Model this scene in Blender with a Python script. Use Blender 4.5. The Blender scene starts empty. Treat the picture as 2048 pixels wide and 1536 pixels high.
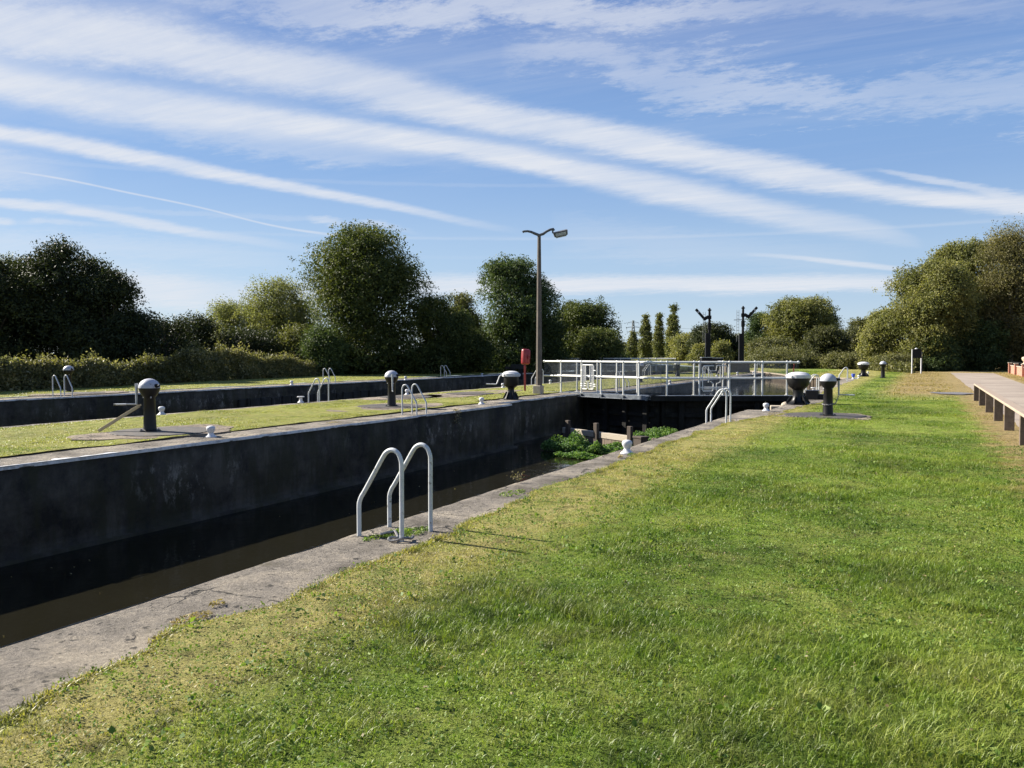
import bpy, math, random
import numpy as np
from mathutils import Vector, Matrix
random.seed(7); RN = np.random.default_rng(11)
SC = bpy.context.scene
COL = SC.collection
PI = math.pi
R = math.radians

# ------------------------------------------------------------------ camera numbers
FP = 1650.0; H = 1.65
PIT = math.atan(62 / FP); TH = math.atan(826 / math.hypot(FP, 62))
ST, CT = math.sin(TH), math.cos(TH)
FW = np.array([-ST * math.cos(PIT), CT * math.cos(PIT), -math.sin(PIT)])
RT = np.array([CT, ST, 0.0]); UP = np.cross(RT, FW)
def spot(px, d):
    """ground position at bearing px and d metres ahead"""
    lat = (px - 1024) * d / FP
    return (-ST * d + CT * lat, CT * d + ST * lat)
def hgt(y, d):
    return H + (706 - y) * d / FP
XA, XB, XC, XD = -4.63, -11.93, -18.45, -28.9
ZW, ZU, ZL = -1.42, -0.45, -1.7      # water levels

# ------------------------------------------------------------------ materials
def newmat(name):
    m = bpy.data.materials.new(name); m.use_nodes = True
    nt = m.node_tree; b = nt.nodes['Principled BSDF']
    return m, nt, b
def N(nt, t, **kw):
    n = nt.nodes.new(t)
    for k, v in kw.items(): setattr(n, k, v)
    return n
def noise(nt, scale, detail=4, rough=.6, vec=None, dist=0):
    n = N(nt, 'ShaderNodeTexNoise'); n.inputs['Scale'].default_value = scale
    n.inputs['Detail'].default_value = detail; n.inputs['Roughness'].default_value = rough
    n.inputs['Distortion'].default_value = dist
    if vec is not None: nt.links.new(vec, n.inputs['Vector'])
    return n.outputs['Fac']
def mapping(nt, vec, scale=(1, 1, 1), rot=(0, 0, 0)):
    n = N(nt, 'ShaderNodeMapping'); nt.links.new(vec, n.inputs['Vector'])
    n.inputs['Scale'].default_value = scale; n.inputs['Rotation'].default_value = rot
    return n.outputs['Vector']
def ramp(nt, fac, stops):
    n = N(nt, 'ShaderNodeValToRGB'); nt.links.new(fac, n.inputs['Fac'])
    e = n.color_ramp.elements
    while len(e) < len(stops): e.new(.5)
    for i, (p, c) in enumerate(stops):
        e[i].position = p
        e[i].color = (c, c, c, 1) if isinstance(c, (int, float)) else (*c, 1)
    return n.outputs['Color']
def mixc(nt, fac, a, b, mode='MIX'):
    n = N(nt, 'ShaderNodeMix', data_type='RGBA', blend_type=mode)
    def put(i, v):
        if hasattr(v, 'links'): nt.links.new(v, n.inputs[i])
        elif i == 0: n.inputs[i].default_value = v
        else: n.inputs[i].default_value = (*v, 1)
    put(0, fac); put(6, a); put(7, b)
    return n.outputs[2]
def math_(nt, op, a, b=0.0, c=None, clamp=False):
    n = N(nt, 'ShaderNodeMath', operation=op); n.use_clamp = clamp
    for i, v in enumerate((a, b, c)):
        if v is None: continue
        if hasattr(v, 'links'): nt.links.new(v, n.inputs[i])
        else: n.inputs[i].default_value = v
    return n.outputs[0]
def pos(nt): return N(nt, 'ShaderNodeNewGeometry').outputs['Position']
def objc(nt): return N(nt, 'ShaderNodeTexCoord').outputs['Object']
def bump(nt, b, fac, strength=.3, dist=.02):
    n = N(nt, 'ShaderNodeBump'); n.inputs['Strength'].default_value = strength
    n.inputs['Distance'].default_value = dist
    nt.links.new(fac, n.inputs['Height']); nt.links.new(n.outputs['Normal'], b.inputs['Normal'])
def vary(name, c1, c2, scale=6, rough=.6, lo=.35, hi=.65, bmp=0, metal=0, bd=.01, spec=.5, bscale=None, coords=objc):
    m, nt, b = newmat(name); v = coords(nt)
    f = noise(nt, scale, 5, .65, v)
    nt.links.new(ramp(nt, f, [(lo, c1), (hi, c2)]), b.inputs['Base Color'])
    b.inputs['Roughness'].default_value = rough; b.inputs['Metallic'].default_value = metal
    b.inputs['Specular IOR Level'].default_value = spec
    if bmp: bump(nt, b, noise(nt, bscale or scale * 6, 5, .7, v), bmp, bd)
    return m
def paint(name, col, dirt, amount=.62, scale=9, rough=.45):
    """painted metal with chips and grime that follow a noise"""
    m, nt, b = newmat(name); v = objc(nt)
    f = noise(nt, scale, 8, .72, v)
    mask = ramp(nt, f, [(amount, 0.0), (amount + .07, 1.0)])
    soft = ramp(nt, noise(nt, scale * .35, 4, .6, v), [(.35, 0.0), (.75, .35)])
    c = mixc(nt, soft, col, dirt); c = mixc(nt, mask, c, tuple(x * .6 for x in dirt))
    nt.links.new(c, b.inputs['Base Color']); b.inputs['Roughness'].default_value = rough
    bump(nt, b, noise(nt, scale * 5, 4, .6, v), .25, .004)
    if col[0] < .1: b.inputs['Specular IOR Level'].default_value = .3
    return m
M = {}
M['white'] = paint('white_paint', (.58, .585, .60), (.25, .24, .2), .60, 8, .5)
M['whitecap'] = paint('cap_paint', (.40, .41, .46), (.2, .19, .17), .62, 6, .5)
M['tube'] = paint('tube_paint', (.54, .56, .57), (.22, .22, .17), .58, 14, .45)
M['rail'] = paint('rail_paint', (.74, .74, .69), (.34, .32, .25), .66, 4, .45)
M['black'] = paint('black_paint', (.006, .006, .0065), (.022, .021, .019), .68, 9, .42)
M['galv'] = vary('galvanised', (.30, .32, .34), (.42, .44, .46), 8, .45, metal=.3)
M['red'] = vary('red_plastic', (.22, .010, .014), (.30, .025, .026), 5, .42)
M['reddark'] = vary('red_post_paint', (.22, .018, .02), (.30, .04, .035), 9, .5)
M['lampgrey'] = vary('lamp_metal', (.06, .063, .066), (.11, .11, .11), 12, .5)
M['lens'] = vary('lamp_lens', (.32, .34, .35), (.42, .43, .43), 10, .15)
M['column'] = vary('column_concrete', (.085, .07, .056), (.135, .112, .09), 5, .85, bmp=.4, bd=.006, bscale=60)
M['signal'] = vary('signal_black', (.004, .0045, .006), (.009, .010, .012), 5, .6, spec=.2)
M['signblack'] = vary('sign_black', (.004, .0045, .007), (.008, .009, .012), 3, .6, spec=.2)
M['rope'] = vary('rope_yellow', (.45, .36, .20), (.30, .24, .13), 30, .8)
M['chain'] = vary('chain_metal', (.30, .30, .30), (.14, .13, .12), 40, .45, metal=.6)
M['trunk'] = vary('bark', (.045, .036, .027), (.11, .09, .07), 3, .9, bmp=.6, bd=.02)
M['birch'] = vary('birch_bark', (.42, .40, .36), (.12, .10, .09), 3, .8)
M['steel'] = vary('pylon_steel', (.12, .13, .14), (.16, .17, .18), 1, .6)

def conc(name, c1, c2, c3, dark=(.035, .033, .03)):
    m, nt, b = newmat(name); v = pos(nt)
    base = ramp(nt, noise(nt, 1.1, 7, .66, v), [(.38, c1), (.5, c2), (.62, c3)])
    fine = ramp(nt, noise(nt, 26, 8, .8, v), [(.30, .45), (.5, .95), (.72, 1.35)])
    c = mixc(nt, 1.0, base, fine, 'MULTIPLY')
    pits = ramp(nt, noise(nt, 11, 5, .65, v), [(.59, 0.0), (.64, .85)])
    c = mixc(nt, pits, c, dark)
    moss = ramp(nt, noise(nt, 2.3, 7, .75, v), [(.56, 0.0), (.66, .6)])
    c = mixc(nt, moss, c, (.085, .075, .045))
    # hairline cracks
    vo = N(nt, 'ShaderNodeTexVoronoi', feature='DISTANCE_TO_EDGE'); vo.inputs['Scale'].default_value = 1.0
    w = N(nt, 'ShaderNodeVectorMath', operation='ADD')
    nz = N(nt, 'ShaderNodeTexNoise'); nz.inputs['Scale'].default_value = 3.2; nz.inputs['Detail'].default_value = 6
    nt.links.new(v, nz.inputs['Vector'])
    sc = N(nt, 'ShaderNodeVectorMath', operation='SCALE'); sc.inputs['Scale'].default_value = .5
    nt.links.new(nz.outputs['Color'], sc.inputs[0]); nt.links.new(v, w.inputs[0]); nt.links.new(sc.outputs[0], w.inputs[1])
    nt.links.new(w.outputs[0], vo.inputs['Vector'])
    gate = ramp(nt, noise(nt, .8, 2, .5, v), [(.48, 0.0), (.54, 1.0)])
    cr = ramp(nt, vo.outputs['Distance'], [(.0, 1.0), (.018, 0.0)])
    crk = math_(nt, 'MULTIPLY', cr, gate)
    c = mixc(nt, crk, c, (.03, .028, .024))
    sy = N(nt, 'ShaderNodeSeparateXYZ'); nt.links.new(v, sy.inputs[0])
    jy = math_(nt, 'ADD', sy.outputs[1], math_(nt, 'MULTIPLY', math_(nt, 'SUBTRACT', noise(nt, 4, 4, .7, v), .5), .09))
    jf = math_(nt, 'ABSOLUTE', math_(nt, 'SUBTRACT', math_(nt, 'FRACT', math_(nt, 'ADD', math_(nt, 'DIVIDE', jy, 3.05), .14)), .5))
    jm = math_(nt, 'MULTIPLY', ramp(nt, jf, [(0, 1.0), (.0028, 0.0)]), ramp(nt, noise(nt, 5, 3, .6, v), [(.40, .15), (.55, 1.0)]))
    crk = math_(nt, 'MAXIMUM', crk, jm); c = mixc(nt, math_(nt, 'MULTIPLY', jm, .8), c, (.04, .037, .03))
    nt.links.new(c, b.inputs['Base Color']); b.inputs['Roughness'].default_value = .93
    b.inputs['Specular IOR Level'].default_value = .2
    hh = math_(nt, 'SUBTRACT', noise(nt, 22, 8, .78, v), math_(nt, 'MULTIPLY', crk, .8))
    bump(nt, b, hh, 1.0, .05)
    return m
M['coping'] = conc('coping_concrete', (.125, .11, .09), (.225, .20, .168), (.345, .30, .235))
M['pad'] = conc('pad_concrete', (.17, .14, .11), (.26, .215, .17), (.34, .28, .21))
def pathmat():
    m, nt, b = newmat('path_asphalt'); v = pos(nt)
    c = ramp(nt, noise(nt, .35, 5, .6, v), [(.38, (.235, .19, .15)), (.62, (.32, .265, .21))])
    f = ramp(nt, noise(nt, 45, 4, .7, v), [(.3, .75), (.7, 1.15)])
    nt.links.new(mixc(nt, 1.0, c, f, 'MULTIPLY'), b.inputs['Base Color']); b.inputs['Roughness'].default_value = .92
    bump(nt, b, noise(nt, 60, 4, .7, v), .4, .008)
    return m
M['path'] = pathmat()
M['arris'] = vary('lit_worn_arris_concrete', (.40, .38, .34), (.64, .62, .57), 7, .9, .38, .55)  # worn concrete, lightened in colour to read as a sunlit bevel
M['gravel'] = vary('grey_gravel', (.07, .068, .07), (.17, .165, .17), 14, .95, bmp=.6)
def wallmat(name, c1, c2, green, streakc, courses=False):
    m, nt, b = newmat(name); v = pos(nt)
    base = ramp(nt, noise(nt, .8, 7, .7, v), [(.40, c1), (.60, c2)])
    st = noise(nt, 1.0, 5, .7, mapping(nt, v, (2.6, 2.6, .5)))
    c = mixc(nt, ramp(nt, st, [(.44, 0.0), (.60, .75)]), base, green)
    # lime bloom: ragged pale stains
    bl = noise(nt, 3.0, 8, .8, mapping(nt, v, (1.3, 1.3, .7)))
    zone = noise(nt, .33, 2, .4, v)
    bb = math_(nt, 'MULTIPLY', ramp(nt, bl, [(.53, 0.0), (.62, .85)]), ramp(nt, zone, [(.46, 0.0), (.56, 1.0)]))
    zs_ = N(nt, 'ShaderNodeSeparateXYZ'); nt.links.new(v, zs_.inputs[0]); zb_ = N(nt, 'ShaderNodeMapRange'); zb_.interpolation_type = 'SMOOTHSTEP'; nt.links.new(math_(nt, 'ABSOLUTE', math_(nt, 'ADD', math_(nt, 'ADD', zs_.outputs[2], .62), math_(nt, 'MULTIPLY', math_(nt, 'SUBTRACT', noise(nt, .6, 3, .6, v), .5), 1.2))), zb_.inputs[0]); zb_.inputs[1].default_value = .5; zb_.inputs[2].default_value = .08; bb = math_(nt, 'MULTIPLY', bb, zb_.outputs[0])
    c = mixc(nt, bb, c, streakc)
    nt.links.new(c, b.inputs['Base Color']); b.inputs['Roughness'].default_value = .85
    b.inputs['Specular IOR Level'].default_value = .25
    hgtv = noise(nt, 5, 7, .7, v)
    if courses:
        br = N(nt, 'ShaderNodeTexBrick'); br.inputs['Scale'].default_value = 1.0
        br.inputs['Brick Width'].default_value = .9; br.inputs['Row Height'].default_value = .33; br.inputs['Mortar Size'].default_value = .012
        sp = N(nt, 'ShaderNodeSeparateXYZ'); cb = N(nt, 'ShaderNodeCombineXYZ'); nt.links.new(v, sp.inputs[0])
        nt.links.new(sp.outputs[1], cb.inputs[0]); nt.links.new(sp.outputs[2], cb.inputs[1]); nt.links.new(cb.outputs[0], br.inputs['Vector'])
        hgtv = math_(nt, 'SUBTRACT', hgtv, math_(nt, 'MULTIPLY', br.outputs['Fac'], .5))
    bump(nt, b, hgtv, .8, .03)
    return m
M['wall'] = wallmat('chamber_wall_stone', (.017, .0145, .0110), (.078, .067, .050), (.032, .030, .013), (.21, .19, .155), True)
M['fendergrey'] = wallmat('fender_boards', (.022, .022, .02), (.038, .037, .034), (.02, .018, .012), (.09, .085, .075))
M['gate'] = wallmat('gate_timber', (.009, .009, .0085), (.026, .024, .021), (.008, .009, .005), (.03, .03, .026))
M['fascia'] = vary('steel_fascia', (.08, .092, .105), (.17, .19, .21), 6, .5, metal=.2)
def timber(name, a, bcol, dark, grain=(3, 3, .4), dk=.60):
    m, nt, b = newmat(name); v = objc(nt)
    g = noise(nt, 9, 6, .7, mapping(nt, v, grain))
    c = ramp(nt, g, [(.3, a), (.65, bcol)])
    w = ramp(nt, noise(nt, 4, 8, .8, v), [(dk, 0.0), (dk + .06, 1.0)])
    nt.links.new(mixc(nt, w, c, dark), b.inputs['Base Color']); b.inputs['Roughness'].default_value = .85
    bump(nt, b, g, .6, .01)
    return m
M['beam'] = timber('pale_beam', (.30, .25, .185), (.40, .345, .265), (.06, .045, .03), (.4, .4, 6), .60)
M['plank'] = timber('weathered_plank', (.075, .055, .04), (.21, .16, .115), (.02, .016, .012), (8, 8, .3), .56)
M['darkpost'] = timber('rotted_post', (.03, .022, .016), (.075, .055, .04), (.22, .18, .13), (4, 4, .4), .64)
M['piling'] = timber('sheet_piling', (.06, .043, .026), (.10, .072, .046), (.03, .02, .012), (4, 4, .3), .62)
M['capbeam'] = timber('pale_capping', (.28, .23, .165), (.36, .30, .22), (.12, .09, .06), (1, 1, 4), .7)
M['kneerail'] = vary('knee_rail_timber', (.27, .205, .15), (.36, .285, .215), 14, .8, bmp=.3, bd=.004)
M['kneepost'] = vary('knee_post_timber', (.095, .070, .050), (.15, .112, .082), 14, .85, bmp=.4, bd=.005)
M['bar'] = timber('crowbar_timber', (.40, .31, .17), (.55, .45, .28), (.16, .12, .07), (.4, 6, 6), .66)
def brick():
    m, nt, b = newmat('brickwork'); v = pos(nt)
    sp = N(nt, 'ShaderNodeSeparateXYZ'); cb = N(nt, 'ShaderNodeCombineXYZ'); nt.links.new(v, sp.inputs[0])
    nt.links.new(math_(nt, 'ADD', sp.outputs[1], sp.outputs[0]), cb.inputs[0]); nt.links.new(sp.outputs[2], cb.inputs[1])
    br = N(nt, 'ShaderNodeTexBrick'); nt.links.new(cb.outputs[0], br.inputs['Vector'])
    br.inputs['Scale'].default_value = 1; br.inputs['Brick Width'].default_value = .225; br.inputs['Row Height'].default_value = .075
    br.inputs['Mortar Size'].default_value = .006
    br.inputs['Color1'].default_value = (.38, .14, .085, 1); br.inputs['Color2'].default_value = (.30, .11, .07, 1); br.inputs['Mortar'].default_value = (.4, .35, .29, 1)
    nt.links.new(br.outputs['Color'], b.inputs['Base Color']); b.inputs['Roughness'].default_value = .9
    return m
M['brick'] = brick()
M['stonecap'] = vary('stone_cap', (.30, .26, .2), (.42, .37, .3), 8, .9)
M['lionstone'] = vary('pale_stone', (.45, .34, .22), (.6, .48, .34), 10, .9)
M['blue'] = vary('blue_paint', (.05, .10, .5), (.07, .13, .55), 8, .5)

def plate():
    m, nt, b = newmat('chequer_plate'); v = objc(nt)
    w = N(nt, 'ShaderNodeTexWave', wave_type='BANDS', bands_direction='X'); w.inputs['Scale'].default_value = 2.7
    nt.links.new(v, w.inputs['Vector'])
    c = mixc(nt, ramp(nt, noise(nt, 5, 6, .7, v), [(.42, 0.0), (.62, 1.0)]), (.10, .095, .09), (.20, .165, .13))
    c = mixc(nt, 1.0, c, ramp(nt, w.outputs['Fac'], [(.35, .10), (.6, 1.0)]), 'MULTIPLY')
    nt.links.new(c, b.inputs['Base Color']); b.inputs['Roughness'].default_value = .7
    bump(nt, b, w.outputs['Fac'], 1.0, .03)
    return m
M['plate'] = plate()

def watermat(name, murk, rough=.035, bs=.12):
    m, nt, b = newmat(name); v = pos(nt)
    nt.links.new(ramp(nt, noise(nt, .5, 4, .6, v), [(.3, tuple(x * .8 for x in murk)), (.7, murk)]), b.inputs['Base Color'])
    b.inputs['Roughness'].default_value = rough; b.inputs['IOR'].default_value = 1.33
    n = math_(nt, 'ADD', noise(nt, 1.6, 3, .5, v), math_(nt, 'MULTIPLY', noise(nt, 9, 3, .5, v), .15))
    bump(nt, b, n, bs, .05)
    return m
M['water'] = watermat('still_canal_water', (.0120, .0110, .0065), .03, .22)
M['water2'] = watermat('open_canal_water', (.010, .011, .010), .04, .15)

# lawn colour, shared by the soil sheet and the blades (real patches of dry and lush turf)
def lawn_colour(nt):
    v = pos(nt)
    sp = N(nt, 'ShaderNodeSeparateXYZ'); nt.links.new(v, sp.inputs[0])
    big = noise(nt, .33, 4, .6, v); mid = noise(nt, 1.7, 5, .65, v); fin = noise(nt, 9, 4, .7, v)
    x = sp.outputs[0]; y = sp.outputs[1]
    def band(val, a, b2):   # 1 at a falling to 0 at b2
        n = N(nt, 'ShaderNodeMapRange'); n.interpolation_type = 'SMOOTHSTEP'
        nt.links.new(val, n.inputs[0]); n.inputs[1].default_value = a; n.inputs[2].default_value = b2
        n.inputs[3].default_value = 1; n.inputs[4].default_value = 0
        return n.outputs[0]
    xw = math_(nt, 'ADD', x, math_(nt, 'MULTIPLY', math_(nt, 'SUBTRACT', mid, .5), 1.5))
    edge = math_(nt, 'MULTIPLY', band(xw, -3.3, -2.55), band(x, -6.0, -5.0))
    edge = math_(nt, 'MULTIPLY', band(xw, -3.35, -2.5), math_(nt, 'SUBTRACT', 1.0, band(x, -8, -7)))
    right = math_(nt, 'MULTIPLY', math_(nt, 'SUBTRACT', 1.0, band(xw, .7, 1.5)), band(x, 8, 9))
    far = math_(nt, 'MULTIPLY', math_(nt, 'SUBTRACT', 1.0, band(math_(nt, 'ADD', y, math_(nt, 'MULTIPLY', big, 10)), 35, 43)), math_(nt, 'SUBTRACT', 1.0, band(xw, -2.2, -.8)))
    island = band(x, -12, -11)
    dry = math_(nt, 'MULTIPLY', edge, math_(nt, 'MULTIPLY_ADD', ramp(nt, noise(nt, 2.6, 5, .7, v), [(.4, 0.0), (.58, 1.0)]), .55, .42))
    dry = math_(nt, 'MAXIMUM', dry, math_(nt, 'MULTIPLY', right, .9))
    dry = math_(nt, 'MAXIMUM', dry, math_(nt, 'MULTIPLY', far, .85))
    dry = math_(nt, 'MAXIMUM', dry, math_(nt, 'MULTIPLY', island, .46))
    dry = math_(nt, 'ADD', dry, ramp(nt, mid, [(.42, 0.05), (.62, .30)]), clamp=True)
    dry = math_(nt, 'ADD', dry, math_(nt, 'MULTIPLY', math_(nt, 'SUBTRACT', fin, .5), .5), clamp=True)
    lush = ramp(nt, big, [(.40, (.078, .142, .018)), (.5, (.145, .222, .030)), (.60, (.215, .285, .048))])
    dc = mixc(nt, math_(nt, 'MULTIPLY', math_(nt, 'MAXIMUM', right, far), .9), (.355, .315, .115), (.33, .245, .12))
    dk = ramp(nt, noise(nt, 4.2, 6, .72, v), [(.32, .42), (.47, .95), (.7, 1.12)])
    return mixc(nt, 1.0, mixc(nt, dry, lush, dc), dk, 'MULTIPLY'), dry
def grassmats():
    m, nt, b = newmat('lawn_soil')
    c, dry = lawn_colour(nt); v = pos(nt)
    f = ramp(nt, noise(nt, 55, 4, .8, v), [(.3, .45), (.62, 1.15)])
    nt.links.new(mixc(nt, 1.0, c, f, 'MULTIPLY'), b.inputs['Base Color'])
    b.inputs['Roughness'].default_value = 1; b.inputs['Specular IOR Level'].default_value = .1
    bump(nt, b, math_(nt, 'ADD', noise(nt, 30, 5, .8, v), noise(nt, 6, 4, .7, v)), 1.0, .05)
    M['soil'] = m
    m, nt, b = newmat('grass_blade')
    c, dry = lawn_colour(nt)
    at = N(nt, 'ShaderNodeAttribute'); at.attribute_name = 'tint'
    var = ramp(nt, at.outputs['Fac'], [(0, (.62, .72, .62)), (.5, (1.0, 1.0, 1.0)), (.9, (1.3, 1.22, 1.1)), (1, (1.7, 1.5, 1.5))])
    col = mixc(nt, 1.0, c, var, 'MULTIPLY')
    nt.links.new(col, b.inputs['Base Color']); b.inputs['Roughness'].default_value = .42
    b.inputs['Specular IOR Level'].default_value = .22
    tr = N(nt, 'ShaderNodeBsdfTranslucent'); nt.links.new(mixc(nt, 1.0, col, (1.15, 1.25, .5), 'MULTIPLY'), tr.inputs['Color'])
    mx = N(nt, 'ShaderNodeMixShader'); mx.inputs[0].default_value = .38
    nt.links.new(b.outputs[0], mx.inputs[1]); nt.links.new(tr.outputs[0], mx.inputs[2])
    nt.links.new(mx.outputs[0], nt.nodes['Material Output'].inputs['Surface'])
    M['blade'] = m
grassmats()
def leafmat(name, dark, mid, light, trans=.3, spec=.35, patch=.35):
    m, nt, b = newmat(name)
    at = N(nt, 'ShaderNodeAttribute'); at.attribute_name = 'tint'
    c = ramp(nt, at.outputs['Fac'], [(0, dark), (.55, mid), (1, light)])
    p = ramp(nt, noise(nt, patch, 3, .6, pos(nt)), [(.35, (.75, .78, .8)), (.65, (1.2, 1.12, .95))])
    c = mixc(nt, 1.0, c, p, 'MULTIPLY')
    nt.links.new(c, b.inputs['Base Color']); b.inputs['Roughness'].default_value = .6
    b.inputs['Specular IOR Level'].default_value = spec * .5
    tr = N(nt, 'ShaderNodeBsdfTranslucent'); nt.links.new(mixc(nt, 1.0, c, (1.2, 1.25, .55), 'MULTIPLY'), tr.inputs['Color'])
    mx = N(nt, 'ShaderNodeMixShader'); mx.inputs[0].default_value = trans
    nt.links.new(b.outputs[0], mx.inputs[1]); nt.links.new(tr.outputs[0], mx.inputs[2])
    nt.links.new(mx.outputs[0], nt.nodes['Material Output'].inputs['Surface'])
    return m
M['oak'] = leafmat('oak_leaf', (.034, .052, .018), (.085, .108, .034), (.165, .18, .062), .28)
M['ash'] = leafmat('ash_leaf', (.018, .025, .012), (.036, .048, .021), (.065, .078, .033), .2)
M['alder'] = leafmat('alder_leaf', (.034, .056, .024), (.078, .115, .045), (.15, .185, .085), .28)
M['willow'] = leafmat('willow_leaf', (.11, .125, .055), (.19, .205, .10), (.30, .30, .17), .4)
M['olive'] = leafmat('sallow_leaf', (.085, .098, .038), (.19, .198, .08), (.34, .325, .15), .36)
M['poplar'] = leafmat('poplar_leaf', (.08, .10, .045), (.145, .16, .07), (.22, .215, .09), .28)
M['birchleaf'] = leafmat('birch_leaf', (.080, .080, .036), (.165, .155, .075), (.28, .25, .13), .34)
M['scrub'] = leafmat('scrub_leaf', (.055, .064, .030), (.115, .122, .056), (.20, .195, .095), .28)
M['bramble'] = leafmat('bramble_leaf', (.06, .065, .03), (.17, .17, .08), (.40, .36, .22), .35, .5, 1.0)
M['cress'] = leafmat('cress_leaf', (.03, .08, .018), (.09, .18, .045), (.24, .36, .13), .35, .5, 1.2)
M['weed'] = leafmat('weed_leaf', (.05, .10, .018), (.11, .19, .035), (.22, .30, .08), .35, .45, 1.0)
M['dryweed'] = leafmat('dry_weed', (.16, .13, .07), (.28, .23, .13), (.42, .37, .25), .3, .3, 1.0)

# ------------------------------------------------------------------ mesh helpers
class MB:
    def __init__(s): s.v = []; s.f = []
    def add(s, vs, fs):
        o = len(s.v); s.v += [tuple(v) for v in vs]; s.f += [tuple(i + o for i in f) for f in fs]
        return s
    def box(s, c, size, rz=0, rx=0, ry=0, taper=1.0):
        hx, hy, hz = size[0] / 2, size[1] / 2, size[2] / 2
        mt = Matrix.Rotation(rz, 3, 'Z') @ Matrix.Rotation(ry, 3, 'Y') @ Matrix.Rotation(rx, 3, 'X')
        vs = []
        for dz in (-1, 1):
            k = taper if dz > 0 else 1
            for dx, dy in ((-1, -1), (1, -1), (1, 1), (-1, 1)):
                p = mt @ Vector((dx * hx * k, dy * hy * k, dz * hz)); vs.append((c[0] + p.x, c[1] + p.y, c[2] + p.z))
        return s.add(vs, [(0, 3, 2, 1), (4, 5, 6, 7), (0, 1, 5, 4), (1, 2, 6, 5), (2, 3, 7, 6), (3, 0, 4, 7)])
    def bar(s, a, b, w, h=None):
        """square bar from a to b"""
        a, b = Vector(a), Vector(b); d = b - a; L = d.length; q = d.to_track_quat('X', 'Z').to_matrix()
        h = h or w; vs = []
        for x in (0, L):
            for y, z in ((-w / 2, -h / 2), (w / 2, -h / 2), (w / 2, h / 2), (-w / 2, h / 2)):
                vs.append(a + q @ Vector((x, y, z)))
        return s.add(vs, [(0, 1, 2, 3), (7, 6, 5, 4), (0, 4, 5, 1), (1, 5, 6, 2), (2, 6, 7, 3), (3, 7, 4, 0)])
    def tube(s, pts, r, n=10, cap=True):
        P = [Vector(p) for p in pts]; k = len(P)
        rr = r if isinstance(r, (list, tuple)) else [r] * k
        o = len(s.v); prev = None
        for i in range(k):
            t = (P[min(i + 1, k - 1)] - P[max(i - 1, 0)])
            if t.length < 1e-9: t = Vector((0, 0, 1))
            t.normalize()
            if prev is None:
                u = t.orthogonal().normalized()
            else:
                u = (prev - t * prev.dot(t))
                u = u.normalized() if u.length > 1e-6 else t.orthogonal().normalized()
            prev = u; w = t.cross(u)
            for j in range(n):
                a = 2 * PI * j / n
                s.v.append(tuple(P[i] + (u * math.cos(a) + w * math.sin(a)) * rr[i]))
        for i in range(k - 1):
            for j in range(n):
                a, b = o + i * n + j, o + i * n + (j + 1) % n
                s.f.append((a, b, b + n, a + n))
        if cap:
            s.f.append(tuple(o + j for j in reversed(range(n)))); s.f.append(tuple(o + (k - 1) * n + j for j in range(n)))
        return s
    def lathe(s, prof, n=28, c=(0, 0, 0)):
        o = len(s.v); k = len(prof)
        for r, z in prof:
            for j in range(n):
                a = 2 * PI * j / n; s.v.append((c[0] + r * math.cos(a), c[1] + r * math.sin(a), c[2] + z))
        for i in range(k - 1):
            for j in range(n):
                a, b = o + i * n + j, o + i * n + (j + 1) % n
                s.f.append((a, b, b + n, a + n))
        s.f.append(tuple(o + j for j in reversed(range(n)))); s.f.append(tuple(o + (k - 1) * n + j for j in range(n)))
        return s
    def ball(s, c, r, n=10):
        return s.lathe([(max(r * math.cos(a), r * .02), r * math.sin(a)) for a in [(-.5 + i / 6) * PI for i in range(7)]], n, c)
    def build(s, name, mat, parent=None, smooth=False, bevel=0):
        me = bpy.data.meshes.new(name); me.from_pydata(s.v, [], s.f); me.materials.append(M[mat]); me.update()
        o = bpy.data.objects.new(name, me); COL.objects.link(o)
        if parent: o.parent = parent
        if smooth:
            me.polygons.foreach_set('use_smooth', [True] * len(me.polygons))
            try: me.set_sharp_from_angle(angle=R(42))
            except Exception: pass
        if bevel:
            md = o.modifiers.new('bevel', 'BEVEL'); md.width = bevel; md.segments = 2; md.limit_method = 'ANGLE'
        return o
def empty(name, label, cat, loc=(0, 0, 0), rz=0, group=None):
    o = bpy.data.objects.new(name, None); COL.objects.link(o); o.location = loc; o.rotation_euler = (0, 0, rz)
    o['label'] = label; o['category'] = cat
    if group: o['group'] = group
    o.empty_display_size = .1
    return o
def tag(o, label=None, cat=None, group=None, kind=None):
    for k, v in (('label', label), ('category', cat), ('group', group), ('kind', kind)):
        if v: o[k] = v
    return o
def copy_tree(o, loc=None, rz=None, label=None, parent=None):
    c = o.copy(); COL.objects.link(c)
    if parent: c.parent = parent
    if loc is not None: c.location = loc
    if rz is not None: c.rotation_euler = (0, 0, rz)
    if label: c['label'] = label
    for ch in [x for x in bpy.data.objects if x.parent == o]:
        copy_tree(ch, parent=c)
    return c
def npmesh(name, V, F, mat, parent=None, tint=None, nper=4):
    """V (n,3) float, F (m,nper) ints, fast"""
    me = bpy.data.meshes.new(name); n = len(V); m = len(F)
    me.vertices.add(n); me.vertices.foreach_set('co', V.astype(np.float32).ravel())
    me.loops.add(m * nper); me.loops.foreach_set('vertex_index', F.astype(np.int32).ravel())
    me.polygons.add(m); me.polygons.foreach_set('loop_start', np.arange(0, m * nper, nper, dtype=np.int32))
    try: me.polygons.foreach_set('loop_total', np.full(m, nper, dtype=np.int32))
    except Exception: pass
    me.materials.append(M[mat])
    if tint is not None:
        a = me.attributes.new('tint', 'FLOAT', 'FACE'); a.data.foreach_set('value', tint.astype(np.float32))
    me.update(calc_edges=True)
    o = bpy.data.objects.new(name, me); COL.objects.link(o)
    if parent: o.parent = parent
    return o
def nrm(a): return a / np.maximum(np.linalg.norm(a, axis=1, keepdims=True), 1e-9)
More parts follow.
